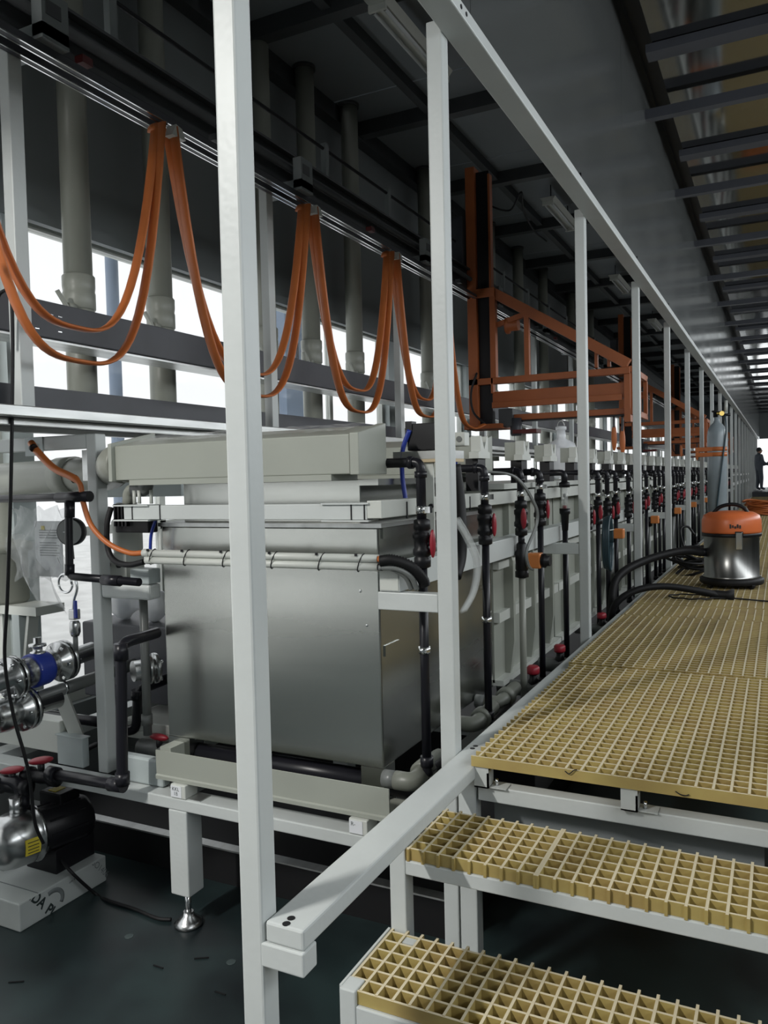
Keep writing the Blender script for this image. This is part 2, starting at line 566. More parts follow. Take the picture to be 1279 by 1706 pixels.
# ------------------------------------------------------------------ gratings
def grating(name, label, x0, y0, nx, ny, ztop, pitch=0.05, h=0.038, t=0.008, stub=(0.012,) * 4, ends=(True, True), group='moulded grating panels', maxbars=999):
    """nx, ny cells; stubs: left, right, front, back"""
    g = thing(name, label, 'grating', (x0, y0, ztop - h), group)
    L, Wd = ny * pitch, nx * pitch
    my = MB()
    tb = t * 0.8
    prof = [(-t / 2, h), (t / 2, h), (tb / 2 + 0.001, 0), (-tb / 2 - 0.001, 0)]
    my.prism(prof, 'y', -stub[2], L + stub[3])
    me_y = my.mesh('bar'); me_y.materials.append(M['frp'])
    mx = MB()
    mx.prism([(p[0], p[1] - 0.0012 if p[1] > 0 else 0.0008) for p in prof], 'x', -stub[0], Wd + stub[1])
    me_x = mx.mesh('bar'); me_x.materials.append(M['frp'])
    for i in range(nx + 1):
        o = bpy.data.objects.new('bar', me_y); COL.objects.link(o); o.parent = g; o.location = (i * pitch, 0, 0)
    for j in range(ny + 1):
        o = bpy.data.objects.new('bar', me_x); COL.objects.link(o); o.parent = g; o.location = (0, j * pitch, 0)
    return g


GL = 'yellow grating panel of the walkway, '
grating('grating_panel', 'large yellow grating panel at the head of the steps, nearest walkway panel', -0.938, 2.572, 30, 29, 0.958, stub=(0.028, 0.012, 0.0, 0.012))
grating('grating_panel', 'second large yellow walkway panel, between the step-head panel and the narrow strip', -0.965, 4.075, 31, 30, 0.960, stub=(0.02, 0.012, 0.012, 0.0))
grating('grating_panel', 'narrow strip of yellow grating just in front of the vacuum cleaner', -0.96, 5.615, 31, 9, 0.960, stub=(0.02, 0.012, 0.0, 0.01))
grating('grating_panel', 'yellow walkway panel lying under the vacuum cleaner and its hose', -0.965, 6.12, 31, 30, 0.960, stub=(0.02, 0.012, 0.0, 0.012))
grating('grating_panel', 'yellow walkway panel behind the vacuum cleaner', -0.965, 7.68, 31, 60, 0.960, stub=(0.02, 0.012, 0.0, 0.012))
# far gratings: too fine to tell bars apart, one mesh
fg = MB()
yy = 10.75
while yy < FAR - 3:
    fg.box(-0.975, 0.59, yy, yy + 0.007, 0.922, 0.958)
    yy += 0.05
for i in range(32):
    fg.box(-0.965 + 0.05 * i, -0.958 + 0.05 * i, 10.75, FAR - 3, 0.922, 0.96)
o = fg.build('far_grating', 'frp')
o['kind'] = 'stuff'
tag(o, 'distant run of yellow walkway grating beyond the gas cylinder', 'grating')
grating('step_grating', 'left yellow grating piece on the upper step, beside the rail', -1.035, S2Y + 0.012, 8, 6, S2Z + 0.038, stub=(0.012, 0.003, 0.014, 0.018))
grating('step_grating', 'right yellow grating piece on the upper step, running out of frame', -0.628, S2Y + 0.012, 24, 6, S2Z + 0.038, stub=(0.003, 0.012, 0.014, 0.018))
grating('step_grating', 'yellow grating tread of the lowest step in view', -1.092, S1Y + 0.004, 33, 6, S1Z + 0.036, stub=(0, 0.012, 0.0, 0.022), pitch=0.0495)

# ================================================================== STAINLESS TANK AND ITS STAND
TY, TX = 2.75, -1.40
TL = -2.49
tk = thing('stainless_tank', 'brushed stainless steel tank with sheet cladding, first of the row', 'tank', (-1.95, 3.4, 0.775))
tkb = MB()
tkb.box(TL, TX, TY, 4.085, 0.785, 1.735)
tkb.build('body', 'steel', tk, bevel=0.006)
MB().box(TX - 0.10, TX + 0.001, TY - 0.001, TY + 0.10, 0.60, 0.785).build('foot', 'steel', tk)
MB().box(TL, TL + 0.12, TY + 0.0, TY + 0.10, 0.60, 0.785).build('foot', 'steel', tk)
MB().box(TL - 0.01, TX + 0.02, TY - 0.012, 4.09, 1.735, 1.752).build('rim', 'galv', tk)
MB().box(-2.40, -1.50, TY + 0.05, 4.0, 1.752, 1.925).build('inner_box', 'steel', tk, bevel=0.004)
MB().box(-1.50, -1.41, TY + 0.03, 4.0, 1.90, 1.925).build('upper_flange', 'steel', tk)
MB().box(TX, TX + 0.006, TY + 0.03, TY + 0.16, 1.225, 1.268).build('strap', 'steel', tk)
MB().box(TX, TX + 0.006, TY + 0.03, 4.07, 1.69, 1.735).build('strap', 'steel', tk)
for p in ((600, 985), (611, 1042)):
    q = at(*p, Y=TY - 0.001)
    MB().ball(q, 0.006, 8, 5, (1, 0.3, 1)).build('rivet', 'chrome', tk)

ts = thing('tank_stand', 'white tube stand with levelling foot under the stainless tank', 'stand', (-2.0, 2.6, 0))
MB().box(-4.0 + 0.15, -1.30, 2.60, 2.70, 0.525, 0.577).build('front_beam', 'white', ts, bevel=0.005)
MB().box(-3.85, -1.30, 4.0, 4.10, 0.525, 0.577).build('rear_beam', 'white', ts, bevel=0.005)
for xb in (-3.6, -2.42, -1.42):
    MB().box(xb - 0.05, xb + 0.05, 2.70, 4.0, 0.525, 0.577).build('side_beam', 'white', ts)
for lx, ly in ((-2.322, 2.60), (-2.322, 4.0), (-3.75, 2.6 + 1.4)):
    MB().box(lx - 0.05, lx + 0.05, ly, ly + 0.10, 0.15, 0.525).build('leg', 'white', ts, bevel=0.006)
    f = MB().cyl((lx, ly + 0.05, 0.02), (lx, ly + 0.05, 0.15), 0.014, 12).build('levelling_screw', 'chrome', ts)
    MB().lathe([(0.062, 0), (0.062, 0.012), (0.05, 0.024), (0.026, 0.045), (0.022, 0.06)], (lx, ly + 0.05, 0), n=20).build('foot_pad', 'steel_shiny', f)
bs = thing('shade_basin', 'added black basin that deepens the shade beneath the tank row', 'basin', (-2.6, 3.0, 0))  # added black basin and sheet, standing in for the shade under the tanks
MB().box(-3.9, -1.18, 3.0, FAR - 6, 0.0, 0.03).build('shade_floor', 'rubber', bs)
MB().box(-3.9, -1.18, 3.0, 3.03, 0.03, 0.17).build('front_lip', 'rubber', bs)
MB().box(-3.9, -1.18, 2.985, 3.04, 0.17, 0.178).build('lip_edge', 'galv', bs)
MB().box(-1.21, -1.18, 3.03, FAR - 6, 0.03, 0.17).build('side_lip', 'rubber', bs)
MB().box(-3.9, -1.2, 4.15, 4.16, 0.18, 0.52).build('shade_sheet', 'rubber', bs)
# drip trough in front of the tank
tr = thing('drip_trough', 'grey-green plastic drip trough along the foot of the stainless tank', 'trough', (-1.9, 2.66, 0.635))
MB().prism([(2.62, 0.765), (2.626, 0.765), (2.632, 0.655), (2.80, 0.655), (2.80, 0.64), (2.615, 0.64), (2.615, 0.655), (2.622, 0.66)], 'x', -2.45, -1.315).build('front_wall', 'beige', tr)
MB().box(-2.46, -2.40, 2.66, 2.80, 0.64, 0.765).build('end_block', 'beige', tr)
MB().box(-1.355, -1.315, 2.622, 2.628, 0.60, 0.66).build('drip_edge', 'beige', tr)
# label blocks
for nm, px, py, lab, txt in (('support_block', 296, 1317, 'small white support block with handwriting under the left end of the trough', ('KKL', '1B')), ('support_block', 596, 1373, 'small white support block with torn paper under the right end of the trough', ('R-',))):
    c = at(px, py, Y=2.598)
    t = thing(nm, lab, 'block', (c.x, 2.62, 0.578), 'support blocks under the trough')
    MB().box(c.x - 0.04, c.x + 0.04, 2.598, 2.68, 0.578, 0.638).build('block', 'white2', t, bevel=0.004)
    MB().box(c.x - 0.037, c.x + 0.02, 2.596, 2.598, 0.583, 0.632).build('paper', 'paper', t)
    for i, s_ in enumerate(txt):
        text_part('lettering', s_, 0.022, Matrix.Translation((c.x - 0.03 + 0.008 * i, 2.5955, 0.612 - 0.02 * i)) @ Matrix.Rotation(PI / 2, 4, 'X'), 'ink', t)
    MB().box(c.x + 0.03, c.x + 0.11, 2.61, 2.68, 0.577, 0.581).build('steel_plate', 'galv', t)
# dark pipe under the tank
tag(MB().cyl((-2.4, 2.82, 0.70), (-1.30, 2.82, 0.70), 0.045, 18).build('drain_pipe', 'black_pipe'), 'dark pipe lying behind the trough beneath the stainless tank', 'pipe')


# ------------------------------------------------------------------ exhaust hoods
def hood(label, dy, pipe=True, film=True, x_left=-2.60):
    h = thing('exhaust_hood', label, 'hood', (-2.0, 2.68 + dy, 1.93), 'exhaust hoods across the tanks')
    pr = [(2.575, 1.945), (2.79, 1.945), (2.79, 2.135), (2.575, 2.092)]
    MB().prism([(a + dy, b) for a, b in pr], 'x', x_left + 0.02, -1.42).build('duct_box', 'beige', h, bevel=0.004)
    MB().prism([(2.573 + dy, 1.922), (2.78 + dy, 1.922), (2.78 + dy, 1.945), (2.573 + dy, 1.945)], 'x', x_left + 0.10, -1.50).build('lower_lip', 'beige', h)
    pr2 = [(2.57, 1.942), (2.80, 1.942), (2.80, 2.142), (2.57, 2.096)]
    MB().prism([(a + dy, b) for a, b in pr2], 'x', -1.418, -1.38).build('end_cap', 'beige', h, bevel=0.003)
    pr3 = [(2.555, 1.94), (2.83, 1.94), (2.83, 2.16), (2.555, 2.102)]
    MB().prism([(a + dy, b) for a, b in pr3], 'x', x_left, x_left + 0.02).build('flange', 'beige', h, bevel=0.002)
    if pipe:
        MB().lathe([(0.085, 0), (0.085, 0.035), (0.08, 0.05), (0.07, 0.09)], (x_left - 0.002, 2.70 + dy, 2.02), (-1, 0, 0), 24).build('spigot', 'beige', h)
    if film:
        g = []
        for i in range(30):
            for j in range(5):
                X = -2.5 + 1.05 * i / 29
                t_ = j / 4
                Y = 2.585 + 0.2 * t_
                Z = 2.097 + (Y - 2.575) * 0.2 + 0.005 + random.uniform(0, 0.007)
                g.append((X, Y + dy, Z))
        MB().grid(g, 30, 5).build('protective_film', 'film', h)
    return h


hood('beige plastic exhaust hood over the front of the stainless tank', 0.0)
hood('beige exhaust hood behind the first one, seen past the second white post', 1.28, False, False)

# beige extraction pipe leading to the first hood
ep = thing('extraction_pipe', 'large beige plastic extraction pipe left of the first hood, under the stainless ledge', 'pipe', (-3.2, 2.9, 1.9))
MB().tube(elbow([(-3.95, 3.0, 1.97), (-3.0, 2.95, 1.985), (-2.69, 2.70, 2.02), (-2.66, 2.70, 2.02)], 0.12, 8), 0.088, 24).build('pipe_run', 'beige_pipe', ep)
MB().tube([(-3.36, 2.97, 1.98), (-3.24, 2.963, 1.982)], 0.096, 24).build('coupling', 'beige_pipe', ep)
MB().box(-3.06, -2.99, 2.84, 2.90, 1.95, 2.10).build('hanger_plate', 'galv', ep)

# ================================================================== WHITE CHANNELS, CONDUITS
ch = thing('cable_channel', 'pale square cable channel wrapping round the stainless tank at rim height', 'cable channel', (-1.9, 2.62, 1.77))
MB().box(-2.55, -1.36, 2.585, 2.645, 1.775, 1.835).build('front_run', 'white', ch, bevel=0.003)
MB().box(-1.36, -1.30, 2.585, 4.9, 1.780, 1.845).build('side_run', 'white2', ch, bevel=0.003)
MB().box(-1.36, -1.30, 4.902, FAR - 6, 1.780, 1.845).build('side_run', 'white2', ch)
for xx in (-2.505, -1.45):
    MB().box(xx - 0.10, xx + 0.10, 2.575, 2.66, 1.832, 1.838).build('cover_plate', 'white', ch)
    MB().box(xx - 0.10, xx + 0.10, 2.575, 2.66, 1.768, 1.774).build('cover_plate', 'white', ch)
for xx in (-2.50, -2.345, -1.425, -1.37):
    MB().box(xx - 0.0025, xx + 0.0025, 2.5825, 2.586, 1.774, 1.836).build('joint', 'black', ch)
for yv in (2.80, 3.5, 4.3):
    MB().box(-1.3015, -1.297, yv, yv + 0.008, 1.768, 1.834).build('cable_tie', 'black', ch)
ch2 = thing('cable_channel', 'pale square cable channel resting on the post brackets beside the tanks', 'cable channel', (-1.29, 2.72, 1.5))
MB().box(-1.36, -1.275, 2.672, FAR - 6, 1.50, 1.60).build('channel_body', 'white', ch2, bevel=0.003)
MB().box(-1.355, -1.28, 2.669, 2.672, 1.505, 1.595).build('end_plate', 'white2', ch2)

for nm, dz, lab in (('conduit', 1.628, 'upper of the two white conduits strapped across the stainless tank'), ('conduit', 1.597, 'lower of the two white conduits strapped across the stainless tank')):
    t = thing(nm, lab, 'conduit', (-1.9, 2.62, dz), 'white conduits on the tank')
    x0 = -2.475 if dz > 1.61 else -2.46
    MB().cyl((x0, 2.62, dz), (-1.335, 2.62, dz + 0.001), 0.0155, 16).build('tube', 'white2', t)
    MB().lathe([(0.0175, 0), (0.0175, 0.035)], (x0 - 0.002, 2.62, dz), (1, 0, 0), 16).build('coupling', 'white2', t)
    if dz > 1.61:
        MB().cyl((-1.34, 2.62, dz), (-1.30, 2.615, dz), 0.012, 12).build('cable_end', 'cable_orange', t)
    else:
        MB().cyl((-1.34, 2.62, dz), (-1.315, 2.615, dz), 0.012, 12).build('cable_end', 'rubber', t)
for i, px in enumerate((249, 306, 371, 452, 531, 597)):
    a = at(px, 928, Y=2.60)
    pts = []
    for k in range(13):
        an = 2 * PI * k / 12
        pts.append((a.x + 0.010 * math.cos(an), 2.62 + 0.018 * math.cos(an + PI / 2) * 1.05, 1.6125 + 0.0335 * math.sin(an + PI)))
    pts = [(a.x + 0.012 * (p[2] - 1.6125) / -0.03, 2.62 + 0.019 * math.cos(2 * PI * k / 12), 1.6125 + 0.034 * math.sin(2 * PI * k / 12)) for k, p in enumerate(pts)]
    t = MB().tube(pts, 0.0022, 6)
    a0 = Vector((a.x - 0.005, 2.60, 1.64))
    t.box(a.x - 0.016, a.x - 0.008, 2.598, 2.606, 1.638, 1.648)
    tag(t.build('cable_tie', 'black'), ['black cable tie at the left end of the white conduits', 'second black cable tie from the left end of the white conduits', 'black cable tie on the conduits just left of the nearest post', 'black cable tie on the conduits just right of the nearest post', 'black cable tie midway along the right half of the conduits', 'black cable tie nearest the right end of the white conduits'][i], 'cable tie', 'cable ties on the white conduits')
# corrugated black hose leaving the conduits
pts = curve([(-1.325, 2.61, 1.622), (-1.28, 2.625, 1.625), (-1.225, 2.66, 1.60), (-1.195, 2.70, 1.55), (-1.19, 2.71, 1.522)], 14)
rr = [0.020 + (0.0025 if i % 2 else -0.0015) for i in range(len(pts))]
ca = thing('corrugated_hose', 'black corrugated hose bending down from the conduit ends onto the bracket', 'hose', (-1.26, 2.60, 1.47))
MB().tube(pts, rr, 12).build('hose', 'rubber', ca)
for d in (0.0, 0.022):
    MB().tube(curve([(-1.33, 2.61, 1.597), (-1.285 + d, 2.63, 1.592), (-1.245 + d, 2.66, 1.56), (-1.235 + d, 2.69, 1.512)], 8), 0.010, 8).build('inner_cable', 'grey_pipe', ca)

# ================================================================== RIBBED PLASTIC TANKS
def bar_seat(ys, parent, foot=True):
    pr = [(-0.085, 2.015), (0.085, 2.015), (0.085, 2.045), (0.055, 2.05), (0.055, 2.125), (0.042, 2.125), (0.0, 2.06), (-0.042, 2.125), (-0.055, 2.125), (-0.055, 2.05), (-0.085, 2.045)]
    so = MB().prism([(ys + a, b) for a, b in pr], 'x', TX + 0.035, TX + 0.085).build('bar_seat', 'white2', parent)
    MB().box(TX - 0.03, TX + 0.034, ys - 0.05, ys + 0.05, 2.015, 2.12).build('seat_block', 'beige', so)
    if foot:
        MB().box(TX + 0.005, TX + 0.07, ys - 0.055, ys + 0.055, 1.855, 2.014).build('seat_foot', 'black', so)
    return so


def ribbed_tank(y0, y1, label, first=False):
    t = thing('ribbed_tank', label, 'tank', (-1.95, (y0 + y1) / 2, 0.79), 'ribbed plastic tanks')
    MB().box(-2.5, TX, y0 + 0.01, y1 - 0.01, 0.80, 1.86).build('body', 'beige', t)
    MB().box(-2.5, TX + 0.05, y0 + 0.01, y1 - 0.01, 0.785, 0.815).build('bottom_flange', 'white2', t)
    MB().box(-2.5, TX + 0.075, y0, y1, 1.855, 1.885).build('rim', 'white2', t)
    MB().box(TX, TX + 0.034, y0 + 0.01, y1 - 0.01, 1.13, 1.185).build('band', 'white2', t)
    MB().box(TX, TX + 0.034, y0 + 0.01, y1 - 0.01, 1.42, 1.46).build('band', 'white2', t)
    n = 3
    for i in range(n):
        yr = y0 + (i + 0.5) * (y1 - y0) / n
        MB().prism([(TX, 0.815), (TX + 0.03, 0.815), (TX + 0.055, 1.0), (TX + 0.055, 1.45), (TX + 0.036, 1.49), (TX + 0.036, 1.8), (TX, 1.85)], 'y', yr - 0.018, yr + 0.018).build('rib', 'beige', t)
    for f in (0.31, 0.79):
        ys = y0 + f * (y1 - y0)
        so = bar_seat(ys, t)
        pl = MB().box(TX + 0.104, TX + 0.112, ys + 0.10, ys + 0.15, 1.765, 1.895).build('joint_plate', 'white2', t)
        for dz in (1.79, 1.87):
            MB().lathe([(0.012, 0), (0.012, 0.012), (0.006, 0.016)], (TX + 0.112, ys + 0.125, dz), (1, 0, 0), 8).build('bolt', 'black', pl)
    return t


yt = 4.10
tl = ['ribbed white plastic tank right behind the stainless tank', 'second ribbed white tank, beside the third walkway post', 'third ribbed white tank, just past the third walkway post']
for k in range(20):
    ribbed_tank(yt, yt + 1.285, tl[k] if k < 3 else 'ribbed white plastic tank in the far part of the row')
    yt += 1.295
# seats on the stainless tank's far end
st = thing('bar_seat', 'beige V-notched bar rest on the far edge of the stainless tank', 'bar rest', (-1.36, 3.62, 1.93), 'bar rests on the stainless tank')
bar_seat(3.765, st)


# ------------------------------------------------------------------ vertical pipes with valves
def valve_pipe(Y, label, zt=1.975, zv=1.62, zb=0.75, X=-1.24, handle='side', xin=-1.40, r=0.019, elbow_top=True, low=True, group='valve pipes along the tanks'):
    t = thing('valve_pipe', label, 'pipe', (X, Y, zb), group)
    path = elbow([(xin, Y, zt), (X, Y, zt), (X, Y, zv + 0.05)], 0.028) if elbow_top else [(X, Y, zt), (X, Y, zv + 0.05)]
    MB().tube(path, r, 12).build('upper_pipe', 'black_pipe', t)
    if elbow_top:
        MB().tube([(X - 0.05, Y, zt), (X - 0.03, Y, zt)], r * 1.3, 12).tube([(X, Y, zt - 0.06), (X, Y, zt - 0.035)], r * 1.3, 12).build('elbow_socket', 'black_pipe', t)
    MB().lathe([(r * 1.15, -0.095), (r * 1.7, -0.09), (r * 1.75, -0.055), (r * 1.4, -0.05), (r * 1.95, -0.042), (r * 1.95, -0.022), (r * 1.7, -0.015), (r * 1.7, 0.015), (r * 1.95, 0.022), (r * 1.95, 0.042), (r * 1.4, 0.05), (r * 1.75, 0.055), (r * 1.7, 0.09), (r * 1.15, 0.095)], (X, Y, zv), n=14).build('valve_body', 'black', t)
    hx, hy = (0.048, -0.01) if handle == 'side' else (0.03, -0.055)
    MB().cyl((X, Y, zv), (X + hx * 0.8, Y + hy * 0.8, zv), 0.009, 8).build('valve_stem', 'black', t)
    MB().ball((X + hx, Y + hy, zv), 0.055, 12, 8, (0.20, 0.28, 1.0) if handle == 'side' else (0.3, 0.2, 1.0)).build('handle', 'red', t)
    if low:
        MB().cyl((X, Y, zb), (X, Y, zv - 0.09), r * 0.95, 12).build('lower_pipe', 'black_pipe', t)
        MB().tube([(X, Y, zb), (X, Y, zb + 0.04)], r * 1.35, 12).build('lower_socket', 'black_pipe', t)
    MB().tube([(X, Y, zv + 0.115), (X, Y, zv + 0.145)], r * 1.15, 12).box(X + 0.015, X + 0.04, Y - 0.012, Y + 0.012, zv + 0.118, zv + 0.142).build('pipe_clamp', 'chrome', t)
    return t


Yp = at(703, 900, X=-1.24).y
v1 = valve_pipe(Yp, 'black red-handled valve pipe at the stainless tank corner, left of the second post', zt=1.985, zv=1.672, zb=0.80)
MB().tube([(-1.24, Yp, 1.245), (-1.24, Yp, 1.27)], 0.024, 12).build('steel_band', 'chrome', v1)
MB().tube(elbow([(-1.24, Yp, 0.82), (-1.24, Yp, 0.77), (-1.24, Yp + 0.3, 0.77)], 0.04), 0.019, 10).build('bottom_elbow', 'black_pipe', v1)
Yp2 = at(808, 880, X=-1.24).y
v2 = valve_pipe(Yp2, 'black pipe with red-handled valve just right of the second post', zt=1.965, zv=1.70, zb=0.78)
MB().tube(elbow([(-1.24, Yp2, 0.80), (-1.24, Yp2, 0.76), (-1.24, Yp2 + 0.3, 0.76)], 0.04), 0.019, 10).build('bottom_elbow', 'black_pipe', v2)
MB().tube([(-1.24, Yp2, 1.24), (-1.24, Yp2, 1.265)], 0.024, 12).build('steel_band', 'chrome', v2)
# pipe with orange actuator
Yp3 = at(868, 880, X=-1.24).y
v3 = valve_pipe(Yp3, 'pipe with red valve above an orange actuator and a pale lower pipe', zt=1.95, zv=1.70, zb=0.9, handle='front', low=False)
MB().cyl((-1.24, Yp3, 1.56), (-1.24, Yp3, 1.61), 0.018, 12).build('middle_pipe', 'black_pipe', v3)
MB().lathe([(0.02, 0), (0.036, 0.005), (0.036, 0.035), (0.03, 0.04), (0.034, 0.045), (0.034, 0.14), (0.028, 0.15), (0.028, 0.18), (0.02, 0.19)], (-1.24, Yp3, 1.38), n=14).build('valve_housing', 'black', v3)
MB().box(-1.205, -1.13, Yp3 - 0.035, Yp3 + 0.035, 1.435, 1.515).build('actuator', 'actuator', v3, bevel=0.008)
MB().lathe([(0.038, 0), (0.038, 0.02), (0.028, 0.028), (0.028, 0.045)], (-1.13, Yp3, 1.475), (1, 0, 0), 12).build('actuator_cap', 'black', v3)
MB().cyl((-1.24, Yp3, 0.62), (-1.24, Yp3, 1.385), 0.018, 12).build('pale_pipe', 'beige_pipe', v3)
valve_pipe(at(900, 880, X=-1.24).y, 'tall black pipe with red lever valve left of the third walkway post', zt=1.945, zv=1.73, zb=0.72)
# flow meter pipe
Yp4 = at(941, 880, X=-1.24).y
fm = thing('flow_meter', 'clear-tube flow meter on a black pipe beside the third walkway post', 'flow meter', (-1.24, Yp4, 0.7))
MB().tube(elbow([(-1.38, Yp4, 1.94), (-1.24, Yp4, 1.94), (-1.24, Yp4, 1.86)], 0.03), 0.02, 12).build('upper_pipe', 'black_pipe', fm)
MB().lathe([(0.034, 0), (0.034, 0.03), (0.024, 0.035)], (-1.24, Yp4, 1.845), n=14).build('cap', 'black', fm)
MB().cyl((-1.24, Yp4, 1.705), (-1.24, Yp4, 1.85), 0.02, 14).build('clear_tube', 'clear', fm)
MB().cyl((-1.24, Yp4, 1.705), (-1.24, Yp4, 1.73), 0.012, 10).build('float', 'red', fm)
MB().lathe([(0.02, 0), (0.026, 0.1), (0.034, 0.11), (0.034, 0.14)], (-1.24, Yp4, 1.57), n=14).build('lower_cap', 'black', fm)
MB().cyl((-1.24, Yp4, 0.75), (-1.24, Yp4, 1.58), 0.018, 12).build('lower_pipe', 'black_pipe', fm)
k = 0
Yq = 5.75
while Yq < 24:
    od = ('first', 'second', 'third', 'fourth', 'fifth', 'sixth')
    if Yq < 7.0:
        lab = od[k] + ' red-valved black pipe between the third and fourth walkway posts'
        k0 = k + 1
    elif Yq < 9.1:
        lab = od[k - k0] + ' red-valved black pipe between the fourth and fifth walkway posts'
    else:
        lab = 'black pipe with red-handled valve in the distant part of the row'
    valve_pipe(Yq, lab, zt=1.94, zv=1.62 + 0.02 * (k % 2), zb=0.75, handle='front' if k % 2 else 'side')
    Yq += 0.36 if k % 4 != 3 else 0.62
    k += 1
# orange actuators and grey hanging pipes on the post brackets of the far bays
for k, yp in enumerate(POSTS[3:8]):
    t = thing('actuator_valve', ['orange-capped actuator valve left of the fourth walkway post', 'orange-capped actuator valve left of the fifth walkway post', 'orange-capped actuator valve left of the sixth walkway post', 'orange-capped actuator valve left of the seventh walkway post', 'orange-capped actuator valve left of the eighth walkway post'][k], 'valve', (-1.2, yp - 0.35, 1.3), 'orange actuator valves')
    MB().box(-1.22, -1.14, yp - 0.40, yp - 0.32, 1.40, 1.48).build('actuator', 'actuator', t, bevel=0.008)
    MB().lathe([(0.035, 0), (0.035, 0.1)], (-1.24, yp - 0.36, 1.37), n=12).build('housing', 'black', t)
    MB().cyl((-1.24, yp - 0.36, 0.75), (-1.24, yp - 0.36, 1.38), 0.018, 10).build('pipe', 'grey_pipe', t)
# floor-level pipework between tanks and walkway
for i, (px, py, lab) in enumerate(((688, 1304, 'grey-beige elbow pipe with union, left of the second post near the rail'), (790, 1208, 'grey-beige elbow pipe with union, right of the second post near the rail'), (832, 1172, 'grey-beige pipe union further along beside the rail'))):
    c = at(px, py, X=-1.27)
    zc = c.z
    t = thing('elbow_pipe', lab, 'pipe', (c.x, c.y, zc - 0.05), 'elbow pipes beside the rail')
    MB().tube(elbow([(c.x - 0.075, c.y, zc), (c.x + 0.0, c.y, zc), (c.x + 0.0, c.y + 0.25, zc + 0.015)], 0.06, 8), 0.036, 18).build('elbow', 'pvc_mid', t)
    MB().lathe([(0.042, 0), (0.05, 0.005), (0.05, 0.05), (0.042, 0.055), (0.042, 0.07), (0.038, 0.075)], (c.x, c.y + 0.075, zc + 0.005), (0.0, 1, 0.05), 18).build('union_nut', 'pvc_mid', t)
    MB().cyl((c.x - 0.125, c.y, zc), (c.x - 0.07, c.y, zc), 0.034, 16).build('inlet_pipe', 'grey_pipe', t)
    MB().tube([(c.x, c.y + 0.12, zc + 0.008), (c.x, c.y + 0.27, zc + 0.016)], 0.033, 14).build('outlet_pipe', 'pvc_mid', t)
for i, (px, py, lab) in enumerate(((888, 1118, 'red knob valve on a grey pipe below the first ribbed tank'), (932, 1082, 'red knob valve on a grey pipe left of the third post base'), (1002, 1027, 'red knob valve on a grey pipe right of the third post base'))):
    c = at(px, py, X=-1.22)
    t = thing('drain_valve', lab, 'valve', (c.x, c.y, c.z - 0.1), 'red drain valves')
    MB().lathe([(0.032, 0), (0.036, 0.01), (0.036, 0.035), (0.026, 0.045)], (c.x, c.y, c.z - 0.015), n=12).build('knob', 'red', t)
    MB().lathe([(0.03, 0), (0.03, 0.05), (0.022, 0.06), (0.022, 0.09)], (c.x, c.y, c.z - 0.1), n=12).build('bonnet', 'black', t)
    MB().cyl((c.x - 0.2, c.y, c.z - 0.10), (c.x + 0.05, c.y, c.z - 0.10), 0.042, 14).build('pipe', 'grey_pipe', t)


# grey cable bundles and clear hoses
t = thing('cable_bundle', 'thin grey cables arching down from the pipe beside the second post', 'cable', (-1.2, 3.9, 1.4))
for d in (0.0, 0.02):
    MB().tube(curve([(-1.25, Yp2 + 0.02, 1.95), (-1.16, 3.75 + d, 1.92), (-1.13, 3.98 + d, 1.78), (-1.13, 4.02 + d, 1.68), (-1.15, 3.90 + d, 1.55), (-1.15, 3.92 + d, 1.47), (-1.17, 4.08, 1.43)], 8), 0.006, 7).build('cable', 'grey_pipe', t)
t = thing('clear_hoses', 'translucent white hoses hanging behind the second post', 'hose', (-1.3, 3.2, 1.4))
for d in (0.0, 0.025, 0.05):
    MB().tube(curve([(-1.22, 3.10 + d, 1.75), (-1.20, 3.18 + d, 1.66), (-1.19, 3.26 + d, 1.55), (-1.2, 3.24 + d, 1.43), (-1.22, 3.16 + d, 1.35)], 8), 0.009, 8).build('hose', 'clear', t)
t = thing('black_cable_run', 'thick black cable sleeve hanging just right of the second post', 'cable', (-1.26, 3.25, 1.5))
MB().tube(curve([(-1.28, 3.27, 1.98), (-1.26, 3.27, 1.80), (-1.24, 3.22, 1.60), (-1.24, 3.15, 1.5)], 8), 0.026, 10).build('sleeve', 'rubber', t)
MB().cyl((-1.28, 3.27, 1.98), (-1.28, 3.27, 2.02), 0.013, 8).build('blue_tube_end', 'blue', t)
# hanging hose coil
c = at(1012, 905, X=-1.2)
t = thing('hose_coil', 'coil of dark teal hose hanging on the pipes right of the third walkway post', 'hose coil', (c.x, c.y, c.z - 0.2))
for d in range(4):
    pts = [(c.x + 0.012 * (d - 1.5), c.y + 0.085 * math.cos(a * PI / 12), c.z + (0.19 + 0.006 * d) * math.sin(a * PI / 12)) for a in range(25)]
    MB().tube(pts, 0.012, 8).build('hose_loop', 'teal', t)
MB().tube([(c.x, c.y - 0.06, c.z + 0.10), (c.x + 0.03, c.y + 0.09, c.z + 0.10)], 0.004, 6).build('tie', 'white2', t)
